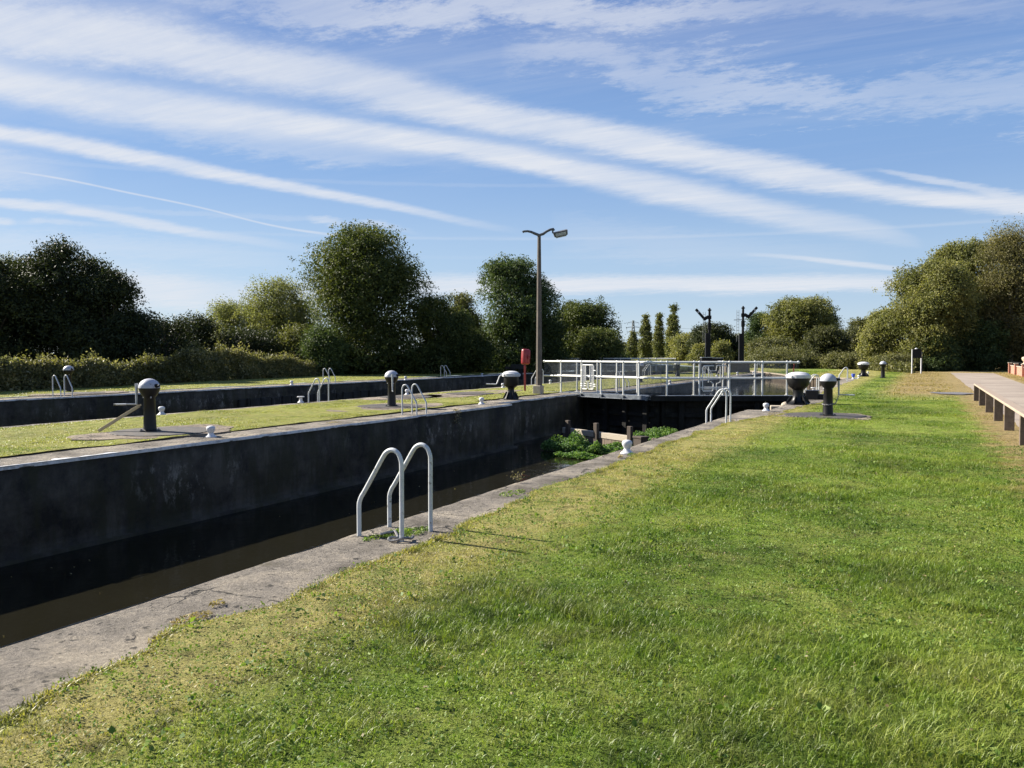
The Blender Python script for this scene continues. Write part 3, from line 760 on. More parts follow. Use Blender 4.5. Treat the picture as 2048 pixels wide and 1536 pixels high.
# ------------------------------------------------------------------ gates and footbridge
def on_line(px, a, b):
    """where the bearing px crosses the line a-b"""
    dx, dy = spot(px, 1.0); ax, ay = a; bx, by = b; ex, ey = bx - ax, by - ay
    den = dx * ey - dy * ex; s = (ax * ey - ay * ex) / den
    return (dx * s, dy * s)
def mesh_panel(mb, a, b, z0, z1, step=.05, r=.0022):
    a = Vector((a[0], a[1], 0)); b = Vector((b[0], b[1], 0)); L = (b - a).length; n = max(2, int(L / step))
    for i in range(n + 1):
        p = a.lerp(b, i / n); mb.bar((p.x, p.y, z0), (p.x, p.y, z1), r * 2)
    k = int((z1 - z0) / step)
    for i in range(k + 1):
        z = z0 + (z1 - z0) * i / k; mb.bar((a.x, a.y, z), (b.x, b.y, z), r * 2)
def leaf(label, a, b, posts, farposts, w, ztop, zmid, zbot, deck=True, fascia=True, panel=.05, r=.034, body=None, group=None, pr=.0022):
    t = empty('lock_gate', label, 'lock gate', group=group)
    av, bv = Vector((*a, 0)), Vector((*b, 0)); d = (bv - av).normalized(); n = Vector((-d.y, d.x, 0))
    if n.y < 0: n = -n
    for row, pp in ((0, posts), (1, farposts)):
        o = n * (w * row)
        A_, B_ = av + o, bv + o
        m = MB(); m.tube([(A_.x, A_.y, ztop), (B_.x, B_.y, ztop)], r * 1.08, 10); m.ball((A_.x, A_.y, ztop), r * 1.7); m.ball((B_.x, B_.y, ztop), r * 1.7)
        m.build('top_rail', 'rail', t, True)
        m = MB(); m.tube([(A_.x, A_.y, zmid), (B_.x, B_.y, zmid)], r, 10); m.build('middle_rail', 'rail', t, True)
        for px in pp:
            x, y = on_line(px, (A_.x, A_.y), (B_.x, B_.y))
            m = MB(); m.tube([(x, y, zbot - .04), (x, y, ztop)], r, 10); m.ball((x, y, ztop), r * 1.7, 10); m.ball((x, y, zmid), r * 1.6, 10)
            m.box((x, y, zbot - .05), (.16, .05, .05), math.atan2(d.y, d.x)); 
            m.build('post', 'rail', t, True)
        if panel:
            m = MB(); mesh_panel(m, (A_.x, A_.y), (B_.x, B_.y), zbot + .08, ztop - .06, panel, pr); m.build('wire_mesh', 'fascia', t)
    if deck:
        q = (av + bv) / 2 + n * (w / 2); L = (bv - av).length
        m = MB(); m.box((q.x, q.y, zbot - .06), (L, w - .06, .05), math.atan2(d.y, d.x)); m.build('walkway', 'fascia', t)
        if fascia:
            m = MB(); rz = math.atan2(d.y, d.x); k = 5
            for i in range(k):
                p = av.lerp(bv, (i + .5) / k) - n * .05
                m.box((p.x, p.y, zbot - .10), (L / k - .12, .03, .15), rz); m.box((p.x - n.x * .07, p.y - n.y * .07, zbot - .17), (L / k - .12, .14, .015), rz)
                p2 = av.lerp(bv, (i + 1) / k) - n * .08; m.box((p2.x, p2.y, zbot - .12), (.05, .12, .16), rz)
            m.build('fascia', 'fascia', t, bevel=.004)
        else:
            m = MB(); p = (av + bv) / 2 - n * .03; m.box((p.x, p.y, zbot - .12), (L, .10, .20), math.atan2(d.y, d.x)); m.build('fascia', 'gate', t, bevel=.01)
    if body:
        (x0, y0), (x1, y1) = body; A_, B_ = Vector((x0, y0, 0)), Vector((x1, y1, 0)); L = (B_ - A_).length; rz = math.atan2((B_ - A_).y, (B_ - A_).x); c = (A_ + B_) / 2
        m = MB(); m.box((c.x, c.y, -2.2), (L, .30, 4.1), rz); m.build('gate_boards', 'gate', t)
        nn = Vector((-(B_ - A_).y, (B_ - A_).x, 0)).normalized()
        if nn.y > 0: nn = -nn
        for z, h_ in ((-.28, .22), (-.72, .16), (-1.15, .2)):
            p = c + nn * .2; m = MB(); m.box((p.x, p.y, z), (L - .3, .14, h_), rz); m.build('cross_beam', 'gate', t, bevel=.012)
        for i in range(4):
            p = A_.lerp(B_, (i + .5) / 4) + nn * .3; m = MB(); m.box((p.x, p.y, -1.1), (.2, .16, 1.9), rz); m.build('upright', 'gate', t, bevel=.012)
    return t
W1, AP, W2 = (-14.45, 31.95), (-9.3, 30.0), (-4.25, 32.55)
gl = leaf('left half of the white railed footbridge over the near lock gate', W1, AP, [1122, 1163, 1202, 1247, 1278], [1154, 1195, 1234, 1275], .82, 1.30, .70, .06,
          body=((-12.75, 32.1), (-9.0, 30.75)), group='near lock gate leaves with railed walkways', fascia=True)
gr = leaf('right half of the white railed footbridge, above dark gate timbers', (AP[0] + .12, AP[1] + .02), W2, [1334, 1399, 1459, 1525], [1388, 1446, 1510, 1574], .82, 1.30, .70, .06,
          body=((-9.0, 30.75), (-3.9, 33.3)), group='near lock gate leaves with railed walkways', fascia=False)
# hand gate frames in the railing
def rect_tube(m, P, pts, r=.018): m.tube([P(*p) for p in pts], r, 8)
def frame_fn(px, a, b, off=.05):
    x, y = on_line(px, a, b); av, bv = Vector((*a, 0)), Vector((*b, 0)); d = (bv - av).normalized(); n = Vector((d.y, -d.x, 0))
    if n.y > 0: n = -n
    return lambda u, z: (x + d.x * u + n.x * off, y + d.y * u + n.y * off, z)
P = frame_fn(1166, W1, AP)
m = MB(); W_ = .62
m.tube([P(.03, .20), P(.0, .24), P(.0, 1.12), P(.04, 1.17), P(W_ - .04, 1.17), P(W_, 1.12), P(W_, .24), P(W_ - .03, .20), P(W_ / 2 + .06, .20), P(W_ / 2 + .03, .24), P(W_ / 2 + .03, .50), P(W_ / 2 + .12, .52), P(W_ / 2 + .12, 1.15)], .02, 8)
m.tube([P(.03, .20), P(W_ / 2 - .06, .20), P(W_ / 2 - .03, .24), P(W_ / 2 - .03, .50), P(W_ / 2 - .12, .52), P(W_ / 2 - .12, 1.15)], .02, 8)
for z in (.32, .40, .95): m.tube([P(-.08, z), P(.02, z)], .02, 8); m.tube([P(W_ - .02, z), P(W_ + .1, z)], .02, 8)
for z in (.33, .42): m.tube([P(.10, z), P(.22, z)], .012, 8); m.tube([P(.40, z), P(.52, z)], .012, 8)
f1 = m.build('gate_frame', 'rail', gl, True)
m = MB()
for u0, u1 in ((.02, W_ / 2 - .13), (W_ / 2 + .13, W_ - .02)):
    a3, b3 = P(u0, 0), P(u1, 0); mesh_panel(m, (a3[0], a3[1]), (b3[0], b3[1]), .24, 1.15, .022, .0035)
m.build('frame_mesh', 'white', f1)
P = frame_fn(1405, AP, W2)
m = MB()
m.tube([P(.03, .22), P(.0, .26), P(-.02, 1.10), P(.05, 1.17), P(.42, 1.17)], .02, 8)
m.tube([P(.22, 1.16), P(.22, .55)], .02, 8); m.tube([P(.03, .22), P(.36, .22), P(.40, .28), P(.40, .50), P(.30, .58)], .02, 8)
m.tube([P(-.08, .36), P(.95, .36)], .02, 8); m.tube([P(-.06, .30), P(.95, .30)], .014, 8)
f2 = m.build('gate_frame', 'rail', gr, True)
m = MB()
m.tube([P(.52, 1.10), P(.54, 1.17), P(.60, 1.19), P(.88, 1.17), P(.94, 1.10), P(.94, .26), P(.88, .20), P(.56, .20), P(.52, .26), P(.52, .5), P(.66, .56), P(.66, 1.16)], .02, 8)
m.tube([P(.52, 1.17), P(.50, .98), P(.24, .98)], .014, 8); m.tube([P(0, 1.0), P(.18, .72)], .014, 8)
m.build('gate_frame', 'rail', gr, True)
# fender below the footbridge
fe = empty('timber_fender', 'weathered fender with a pale top beam below the footbridge, standing in the plants', 'fender')
fa, fb = Vector((-11.5, 27.15, 0)), Vector((-8.05, 25.05, 0)); d = (fb - fa).normalized(); rz = math.atan2(d.y, d.x); L = (fb - fa).length; nn = Vector((d.y, -d.x, 0))
c = (fa + fb) / 2
m = MB(); m.box((c.x, c.y, -1.10), (L, .16, .19), rz); m.build('top_beam', 'beam', fe, bevel=.012)
m = MB(); k = 22
for i in range(k):
    p = fa.lerp(fb, (i + .5) / k) + nn * .02; m.box((p.x, p.y, -2.0 + random.uniform(-.02, .0)), (L / k - .012, .06 + random.uniform(0, .02), 1.6), rz)
m.build('boards', 'plank', fe)
for i, (s_, top) in enumerate(((.10, -.72), (.50, -.70), (.93, -.68))):
    p = fa.lerp(fb, s_) + nn * .12; m = MB(); m.box((p.x, p.y, (top - 2.4) / 2), (.17, .12, top + 2.4), rz + .1); m.build('post', 'darkpost', fe, bevel=.015)
p = fb + d * .1; m = MB(); m.box((p.x, p.y, -1.75), (.36, .3, 1.45), rz); m.box((p.x, p.y, -1.0), (.42, .34, .07), rz); m.build('corner_post', 'darkpost', fe, bevel=.015)
p = fb + d * .62; m = MB(); m.box((p.x, p.y + .1, -1.7), (.07, .07, 1.4), rz); m.box((p.x + .1, p.y + .1, -1.02), (.28, .07, .05), rz); m.build('guide_bracket', 'kneepost', fe, bevel=.01)
# heel timbers and lump by the capstan
m = MB(); m.box((-3.55, 31.0, .16), (.42, .5, .34)); m.box((-3.2, 31.1, .09), (.5, .36, .2)); m.box((-3.9, 31.2, .12), (.5, .3, .2))
tag(m.build('gate_collar', 'black', bevel=.02), 'black iron gate collar on the quay behind the large capstan', 'gate collar')
m = MB(); m.box((-4.35, 29.3, -.30), (.75, .45, .30), .2); m.lathe([(.16, -.15), (.14, -.07), (.06, -.02), (.01, -.01)], 12, (-4.22, 29.3, 0))
tag(m.build('stone_block', 'beam', bevel=.03), 'pale worn block in the quay recess below the footbridge end', 'block')
# far gates
F0, F1, F2 = spot(1050, 70.5), spot(1172, 73), spot(1347, 70)
leaf('far lock gate with thin railings behind the lamp column', F0, F1, [1062, 1085, 1108, 1132, 1156], [1101, 1127, 1150], .8, 1.18, .6, .05, panel=.09, r=.032, body=(F0, F1), group='far lock gate leaves with railed walkways', fascia=False, pr=.012)
leaf('far lock gate with thin railings in front of the poplars', F1, F2, [1207, 1241, 1277, 1312], [1230, 1266, 1300, 1336], .8, 1.18, .6, .05, panel=.09, r=.032, body=(F1, F2), group='far lock gate leaves with railed walkways', fascia=False, pr=.012)
# red reaching pole
x, y = on_line(1084, W1, AP); xx, yy = spot(1076, 33.6)
m = MB(); m.tube([(xx, yy, .35), (x - .02, y - .08, 1.22)], .02, 8); o = m.build('reaching_pole', 'reddark', None, True)
tag(o, 'thin red pole leaning on the left end of the white railing by the lamp column', 'pole')
m = MB(); m.ball((xx, yy, .35), .045); m.build('tip', 'white', o, True)
x, y = on_line(1587, AP, W2)
m = MB(); m.tube([(x, y - .1, .4), (x + .03, y - .1, 1.24)], .02, 8); tag(m.build('reaching_pole', 'reddark', None, True), 'short dark red pole upright at the right end of the white railing', 'pole')

# ------------------------------------------------------------------ lamp column
lx, ly = spot(1078, 32.8)
lm = empty('street_lamp', 'tall tapered concrete lamp column with two curved arms and one hanging lamp', 'street lamp', (lx, ly, 0))
th = hgt(472, 32.8)
m = MB(); m.lathe([(.135, 0), (.13, .4), (.125, 1.2), (.115, 2.4), (.098, 4.2), (.085, 5.3), (.07, th)], 8); m.build('column', 'column', lm)
m = MB(); m.box((-.02, -.02, .18), (.34, .34, .36)); m.build('base_plinth', 'stonecap', lm, bevel=.02)
K = 32.8 / FP
def up_(px, y): # offset across the view
    w = (px - 1078) * K; return (RT[0] * w, RT[1] * w, hgt(y, 32.8))
m = MB(); m.tube([up_(1078, 472), up_(1070, 469), up_(1062, 465.5), up_(1055, 464), up_(1048, 464.5), up_(1045, 466)], [.055, .055, .05, .045, .045, .05], 10); m.build('arm', 'lampgrey', lm, True)
m = MB(); m.tube([up_(1078, 472), up_(1086, 469.5), up_(1093, 464.5), up_(1100, 461), up_(1106, 460), up_(1107.5, 463)], [.055, .055, .05, .05, .055, .05], 10); m.tube([up_(1105, 460), up_(1105, 467), up_(1109, 469)], .035, 8); m.build('arm', 'lampgrey', lm, True)
m = MB(); m.box((0, 0, 0), (.52, .24, .20), 0, taper=1.12)
lh = m.build('lamp_head', 'lampgrey', lm, bevel=.02); lh.location = up_(1120.5, 468.5); lh.rotation_euler = (R(14), R(-13), TH)
m = MB(); m.box((0, -.01, -.118), (.42, .18, .045)); m.box((.0, -.125, -.01), (.42, .012, .12)); m.build('lens', 'lens', lh, bevel=.01)

# ------------------------------------------------------------------ red lifebuoy housing
lb = empty('lifebuoy_housing', 'red plastic lifebuoy housing on a red post beside the lamp column', 'lifebuoy box', place(1050, 783, '', z=.03))
m = MB(); m.box((0, 0, .55), (.085, .085, 1.1), TH); m.build('post', 'reddark', lb, bevel=.008)
m = MB(); n = 20; w_, h_ = .195, .335; vs = []
for k, (dep, s_) in enumerate(((-.13, .84), (-.11, .93), (-.04, 1), (.03, 1), (.05, .96))):
    for i in range(n):
        a = 2 * PI * i / n; cx = math.copysign(abs(math.cos(a)) ** .28, math.cos(a)) * w_ * s_; cz = math.copysign(abs(math.sin(a)) ** .28, math.sin(a)) * h_ * s_
        vs.append((cx, dep, 1.46 + cz))
fs = [(k * n + i, k * n + (i + 1) % n, (k + 1) * n + (i + 1) % n, (k + 1) * n + i) for k in range(4) for i in range(n)] + [tuple(range(n))[::-1], tuple(range(4 * n, 5 * n))]
m.add(vs, fs); o = m.build('cover', 'red', lb, True); o.location = (-.06, .02, 0); o.rotation_euler = (0, R(3), TH + R(38))
m = MB(); m.lathe([(.10, .0), (.10, .02), (.075, .026), (.05, .02), (.05, 0)], 20); q = m.build('recess_ring', 'reddark', o, True); q.location = (.05, -.17, 1.46); q.rotation_euler = (R(90), 0, 0); q.scale = (.55, 1, 1)

# ------------------------------------------------------------------ semaphore signals
def signal(px, d, topy, side, label):
    x, y = spot(px, d); t = empty('signal_post', label, 'signal post', (x, y, .03), TH, 'tall black signal posts with raised arms'); hh = hgt(topy, d) - .03
    m = MB(); m.tube([(0, 0, 0), (0, 0, 2.4), (0, 0, hh - .1)], [.13, .12, .095], 10); m.lathe([(.12, 0), (.17, .03), (.17, .08), (.11, .12), (.05, .24)], 12, (0, 0, hh - .25)); m.build('pole', 'signal', t, True)
    m = MB(); m.box((-.12, .05, 1.65), (.40, .3, 3.3)); m.build('lower_casing', 'signal', t, bevel=.02)
    m = MB(); s = side
    m.bar((s * .10, -.1, hh - .75), (s * .50, -.1, hh - .98), .06, .28); m.bar((s * .40, -.1, hh - 1.0), (s * 1.18, -.1, hh - .12), .05, .22); m.lathe([(.15, -.03), (.15, .03)], 14, (s * .45, -.1, hh - .95))
    a_ = m.build('arm', 'signal', t, bevel=.01)
    m = MB(); m.bar((s * .93, -.135, hh - .41), (s * 1.02, -.135, hh - .31), .012, .2); m.build('arm_stripe', 'whitecap', a_)
    m = MB(); lx_ = -.42
    for q in (-.09, .09): m.tube([(lx_ * side * (1 if side > 0 else -1) + q, .1, 2.6), (lx_ * side * (1 if side > 0 else -1) + q, .1, hh - .35)], .016, 6)
    z = 2.8
    while z < hh - .4: m.tube([(lx_ * side * (1 if side > 0 else -1) - .09, .1, z), (lx_ * side * (1 if side > 0 else -1) + .09, .1, z)], .012, 5); z += .26
    m.build('ladder', 'steel', t)
    m = MB(); m.bar((-.1, 0, hh - 1.2), (-.8 if side > 0 else -.5, 0, hh - 1.22), .05, .05); m.box((0, 0, hh - 1.55), (.26, .26, .5)); m.box((0, 0, hh - .8), (.3, .2, .3)); m.build('bracket', 'signal', t, bevel=.01)
    return t
signal(1418, 70, 616, -1, 'black signal post with its arm raised to the left, above the black cabinet')
signal(1485, 71.5, 612, 1, 'black signal post with its arm raised to the right and a thin ladder')
x, y = spot(1423, 66.5)
t = empty('control_cabinet', 'large black cabinet with a pale rimmed lid on the island behind the railing', 'cabinet', (x, y, .03), TH)
m = MB(); m.box((-.42, 0, .62), (.86, .6, 1.24)); m.build('body', 'signblack', t, bevel=.015)
m = MB(); m.box((.46, .05, .6), (.84, .55, 1.18)); m.build('body', 'signblack', t, bevel=.015)
m = MB(); m.box((-.42, 0, 1.265), (.92, .66, .04)); m.box((.46, .05, 1.215), (.9, .6, .035)); m.build('lid', 'galv', t, bevel=.005)
# brick plinth near signal 2
m = MB(); m.box((0, 0, .4), (2.0, .8, .8)); o = m.build('low_wall', 'column', bevel=.02); o.location = (*spot(1473, 69), 0); o.rotation_euler = (0, 0, TH)
tag(o, 'low brown block wall between the two signal posts', 'wall')
# dark shed and timber stack at left
x, y = spot(970, 74)
t = empty('shed', 'small black shed in deep shade at the foot of the trees', 'shed', (x, y, 0), TH)
m = MB(); m.box((0, 0, .7), (1.3, 1.2, 1.4)); m.build('walls', 'signblack', t)
m = MB(); m.box((0, 0, 1.46), (1.5, 1.4, .1), 0, R(4)); m.build('roof', 'black', t, bevel=.01)
m = MB(); m.box((0, -.62, .6), (.6, .04, 1.15)); m.build('door', 'black', t, bevel=.01)
x, y = spot(1036, 62)
t = empty('balance_beam', 'grey green timber beam on dark legs left of the lifebuoy box', 'beam', (x, y, 0), TH)
m = MB(); m.box((0, 0, .62), (1.1, .4, .34)); m.box((-.7, 0, .52), (.5, .3, .2)); m.build('beam', 'fendergrey', t, bevel=.02)
for q in (.2, -.35): m = MB(); m.box((q, 0, .05), (.3, .3, .78)); m.build('leg', 'signblack', t)

# ------------------------------------------------------------------ right side: path, knee rail, sign, garden wall
V, F = strip(ROWS[(ROWS >= -30) & (ROWS <= 78)], 1.86 + (fbm(ROWS[(ROWS >= -30) & (ROWS <= 78)], 0 * ROWS[(ROWS >= -30) & (ROWS <= 78)] + 2, 1.5, 3) - .5) * .14,
             np.interp(ROWS[(ROWS >= -30) & (ROWS <= 78)], [-30, 45, 78], [4.5, 4.5, 4.9]), lambda X, Y: .06 + 0 * X, 6)
# narrow soil-filled kink edge keeps the path flush with the lawn
o = npmesh('path', V, F, 'path'); tag(o, kind='structure')
m = MB(); n = 30; cx, cy = 1.0, 37.0
vs = [(cx + .75 * math.cos(a) * (1 + .2 * math.sin(3 * a)), cy + 1.0 * math.sin(a) * (1 + .15 * math.cos(5 * a)), .062) for a in [i * 2 * PI / n for i in range(n)]]
m.add(vs, [tuple(range(n))]); o = m.build('path_patch', 'gravel'); tag(o, kind='structure')
kr = empty('knee_rail', 'low pale timber knee rail between the lawn and the tarmac path', 'rail', (0, 0, 0))
ky = [32.1, 29.3, 26.0, 22.9, 20.1, 17.0, 14.0, 11.0, 8.0]
for i, yv in enumerate(ky):
    m = MB(); m.box((1.605 + random.uniform(-.01, .01), yv - .05, .27), (.185, .11, .58), random.uniform(-.03, .03)); m.build('post', 'kneepost', kr, bevel=.006)
for i in range(len(ky) - 1):
    m = MB(); a, b = ky[i], ky[i + 1]
    m.box((1.60, (a + b) / 2 - .04, .585), (.20, abs(a - b) - .035, .05), 0, 0, R(4)); m.build('rail_board', 'kneerail', kr, bevel=.006)
x, y = spot(1833, 65)
t = empty('notice_board', 'black notice board on two white posts in front of the olive trees', 'sign', (x, y, .03), TH)
wb_ = .36
m = MB(); m.box((-wb_, 0, .95), (.075, .075, 1.9)); m.build('post', 'white', t, bevel=.006)
m = MB(); m.box((wb_, 0, .85), (.075, .075, 1.7)); m.build('post', 'white', t, bevel=.006)
m = MB(); m.add([(-.34, -.05, 1.22), (.37, -.05, 1.22), (.37, -.05, 1.86), (.22, -.05, 1.94), (-.2, -.05, 1.94), (-.34, -.05, 1.86), (-.34, .0, 1.22), (.37, .0, 1.22), (.37, .0, 1.86), (.22, .0, 1.94), (-.2, .0, 1.94), (-.34, .0, 1.86)],
    [(0, 1, 2, 3, 4, 5), (11, 10, 9, 8, 7, 6)] + [(i, i + 6, (i + 1) % 6 + 6, (i + 1) % 6) for i in range(6)]); m.build('panel', 'signblack', t)
m = MB(); m.lathe([(.01, 0), (.12, .01), (.1, .05), (.02, .09)], 12, (-.06, -.03, 1.93)); m.build('finial', 'white', t, True)

gw = empty('garden_wall', 'low red brick garden wall with stone coping right of the path', 'wall')
segs = []
wl = [(5.95, 76.0), (6.0, 70), (6.05, 62), (6.1, 54)]
m = MB(); m.box((6.2, 66, .32), (.22, 20, .64)); m.build('brickwork', 'brick', gw)
m = MB(); m.box((6.2, 66, .665), (.32, 20, .05)); m.build('wall_coping', 'stonecap', gw, bevel=.01)
for yv in (76.3, 71.5, 66.2, 61.5, 57.0):
    m = MB(); m.box((6.16, yv, .42), (.42, .42, .84)); m.build('pier', 'brick', gw)
    m = MB(); m.box((6.16, yv, .87), (.5, .5, .07)); m.build('pier_cap', 'stonecap', gw, bevel=.015)
m = MB()
for i in range(120):
    yv = 56.5 + i * .165; m.bar((6.2, yv, .68), (6.2, yv, .98), .014)
m.bar((6.2, 56.5, .96), (6.2, 76, .96), .02); m.bar((6.2, 56.5, .74), (6.2, 76, .74), .02); m.build('railing', 'signal', gw)
# pale stone ornament on a pier
t = empty('stone_ornament', 'pale carved stone ornament on top of a brick pier at the right edge', 'ornament', (6.16, 66.2, .905))
m = MB(); m.lathe([(.18, 0), (.18, .04), (.12, .07), (.10, .12), (.16, .2), (.22, .3), (.24, .4), (.2, .46), (.05, .5)], 16); m.build('urn', 'lionstone', t, True)

# far bank piling
pl = empty('sheet_piling', 'brown upright bank piling with a pale capping across the water behind the large capstan', 'piling')
PP = [(-4.55, 58.0), (-7.7, 60.0), (-10.2, 67.5), (-14.3, 78.0), (-40, 130)]
m = MB(); c_ = MB()
for i in range(3):
    a, b = Vector((*PP[i], 0)), Vector((*PP[i + 1], 0)); L = (b - a).length; rz = math.atan2((b - a).y, (b - a).x); k = int(L / .28) if i < 3 else int(L / 1.2)
    for j in range(k):
        p = a.lerp(b, (j + .5) / k); m.box((p.x, p.y + (.05 if j % 2 else 0), -.75), (L / k - .07, .1, 1.4), rz)
    q = (a + b) / 2; c_.box((q.x, q.y, -.02), (L + .05, .24, .10), rz)
m.build('piles', 'piling', pl); c_.build('capping', 'capbeam', pl, bevel=.01)

# pylon and wires far away
x, y = spot(1266, 800)
py_ = empty('pylon', 'distant steel lattice pylon above the poplars', 'pylon', (x, y, 0), TH); ph = hgt(641, 800)
m = MB()
def leg(z): return 3.4 * (1 - z / ph) ** 1.3 + .5
zs = [ph * q for q in (0, .2, .38, .52, .64, .74, .82, .9, .96, 1)]
for i in range(len(zs) - 1):
    a, b = leg(zs[i]), leg(zs[i + 1]); z0, z1 = zs[i], zs[i + 1]
    cs = [(-1, -1), (1, -1), (1, 1), (-1, 1)]
    for k in range(4):
        u, v = cs[k], cs[(k + 1) % 4]
        m.bar((u[0] * a, u[1] * a, z0), (u[0] * b, u[1] * b, z1), .55)
        m.bar((u[0] * a, u[1] * a, z0), (v[0] * b, v[1] * b, z1), .28); m.bar((v[0] * a, v[1] * a, z0), (u[0] * b, u[1] * b, z1), .16)
m.build('tower', 'steel', py_)
for z, w_ in ((ph * .93, 5.5), (ph * .79, 6.4), (ph * .66, 5.8)):
    m = MB(); m.bar((-w_, 0, z), (w_, 0, z), .3); m.bar((-w_, 0, z), (0, 0, z + 1.8), .2); m.bar((w_, 0, z), (0, 0, z + 1.8), .2)
    for s in (-1, 1): m.bar((s * w_, 0, z), (s * w_, 0, z - 2), .25)
    m.build('crossarm', 'steel', py_)
x2, y2 = spot(2300, 900)
for z in (ph * .90, ph * .63):
    m = MB(); pts = []
    for i in range(25):
        q = i / 24; pts.append((x + (x2 - x) * q, y + (y2 - y) * q, z - 2 - 7 * 4 * q * (1 - q) + (1 - 0) * 0))
    m.tube(pts, .09, 4); o = m.build('power_line', 'steel', None); tag(o, ('upper' if z > ph * .8 else 'lower') + ' thin power line hanging across the sky from the distant pylon', 'power line')

# ------------------------------------------------------------------ trees
def rand_dir(n):
    return nrm(RN.normal(size=(n, 3)))
PROF = {
    'hill': lambda t: np.clip(1.02 - .92 * t ** 2.1, 0, 1),
    'round': lambda t: np.sqrt(np.clip(1 - ((t - .46) / .56) ** 2, 0, 1)),
    'low':   lambda t: np.where(t < .45, 1.0 - .10 * (1 - t / .45), np.sqrt(np.clip(1 - ((t - .45) / .57) ** 2, 0, 1))),
    'cone':  lambda t: np.where(t < .2, .75 + t, np.clip(1.0 - ((t - .2) / .82) ** 1.5, 0, 1)),
    'poplar': lambda t: np.where(t < .3, .72 + .93 * t, np.clip(1 - ((t - .3) / .72) ** 1.6, 0, 1)),
    'wide':  lambda t: np.where(t < .5, 1.0, np.sqrt(np.clip(1 - ((t - .5) / .52) ** 2, 0, 1))),
}
def tree(name, label, px, d, top, hw, mat, prof='round', n=14000, ls=.24, t0=.10, cat='tree', group=None, depth=1.0, csig=.30, tone=(0, 1), wisp=.08, trunk='trunk', lobes=28, base=0.0, lean=0, droop=0.0, inner=.3, asp=.5, dens=1.0):
    x, y = spot(px, d); Rr = hw * d / FP; HH = hgt(top, d) - base
    t = empty(name, label, cat, (x, y, base), 0, group)
    f = PROF[prof]
    lobes = int(lobes * 1.35); tt = t0 + (1 - t0) * RN.random(lobes) * .97; az = RN.random(lobes) * 2 * PI
    r_ = f(tt) * Rr; lr = np.clip(r_ * .50 * (.75 + .5 * RN.random(lobes)), Rr * .16, Rr * .50)
    rad = np.clip(r_ - lr * .68, 0, None) * (1 - .45 * RN.random(lobes) ** 1.6)
    lc = np.stack([np.cos(az) * rad + lean * Rr * tt, np.sin(az) * rad * depth, tt * HH], 1)
    lc[:, 2] = np.minimum(lc[:, 2], HH - lr * .80); lc[:, 2] = np.maximum(lc[:, 2], lr * .55)
    lc[0] = (lean * Rr, 0, HH - lr[0] * .9)
    n = int(n * dens * 1.7); ls = ls * .76; csig = csig * .9
    per = 16; nc = n // per
    pick = RN.choice(lobes, nc, p=lr ** 2 / (lr ** 2).sum())
    dr = rand_dir(nc); dr[:, 2] = np.abs(dr[:, 2]) * np.where(RN.random(nc) < .72, 1, -1)
    fac = .62 + .42 * RN.random(nc) ** .6
    far = RN.random(nc) < wisp; fac = np.where(far, fac + .18 + .22 * RN.random(nc), fac)
    squash = np.array([1, 1, .85])
    cc = lc[pick] + dr * squash * (lr[pick] * fac)[:, None]
    ctint = RN.random(nc)
    sig = np.where(far, csig * .55, csig)
    C = np.repeat(cc, per, 0) + RN.normal(size=(nc * per, 3)) * np.repeat(sig, per)[:, None] * np.array([1, 1, .7 + droop])
    out = np.repeat(dr, per, 0)
    ti = np.clip(.70 * np.repeat(ctint ** 1.3, per) + .30 * RN.random(nc * per), 0, 1) * (tone[1] - tone[0]) + tone[0]
    S = ls * (.65 + .7 * RN.random(nc * per))
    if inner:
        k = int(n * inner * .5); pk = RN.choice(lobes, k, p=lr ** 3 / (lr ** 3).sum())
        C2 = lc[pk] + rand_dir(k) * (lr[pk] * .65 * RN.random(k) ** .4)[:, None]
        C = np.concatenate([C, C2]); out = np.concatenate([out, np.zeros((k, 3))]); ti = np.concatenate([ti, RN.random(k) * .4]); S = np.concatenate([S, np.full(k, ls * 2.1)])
    keep = C[:, 2] > .05; C, out, ti, S = C[keep], out[keep], ti[keep], S[keep]
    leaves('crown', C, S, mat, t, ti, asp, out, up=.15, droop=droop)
    if trunk:
        m = MB(); tr = max(.10, Rr * .055)
        m.tube([(0, 0, -.2), (tr * .3, 0, HH * .25), (lean * Rr * .4, tr, HH * .5), (lean * Rr, 0, HH * .8)], [tr * 1.3, tr, tr * .7, tr * .2], 8)
        for i in range(min(8, lobes)):
            q = lc[i * (lobes // 8) if lobes >= 8 else i]; b_ = Vector((lean * Rr * .3, 0, HH * (.15 + .3 * random.random()))); e_ = Vector(q)
            mid = b_.lerp(e_, .5) + Vector((random.uniform(-.3, .3), random.uniform(-.3, .3), .3))
            m.tube([b_, mid, e_], [tr * .55, tr * .35, tr * .1], 6)
        m.build('trunk', trunk, t, True)
    return t
TG = 'trees along the far bank'
# left mass
tree('tree', 'dark hawthorn like tree at the left edge, rising to ragged twigs', 125, 50, 482, 128, 'ash', 'hill', 30000, .20, .04, wisp=.12, group=TG)
tree('tree', 'dark tree cut by the left edge of the view', -25, 48, 515, 92, 'ash', 'low', 18000, .20, .04, group=TG)
tree('tree', 'dark sloping shoulder of trees right of the ragged one at the left', 228, 49, 545, 98, 'ash', 'hill', 20000, .20, .04, wisp=.16, group=TG)
tree('tree', 'dark tree filling the dip between the two ragged left hand crowns', 180, 52, 512, 78, 'ash', 'low', 14000, .20, .04, group=TG, wisp=.16)
tree('tree', 'dark tree between the left edge tree and the ragged crown', 55, 52, 520, 70, 'ash', 'low', 13000, .20, .04, group=TG, wisp=.14)
tree('tree', 'low dark tree stepping down towards the pale willow', 330, 54, 640, 74, 'ash', 'low', 9000, .20, .04, group=TG)
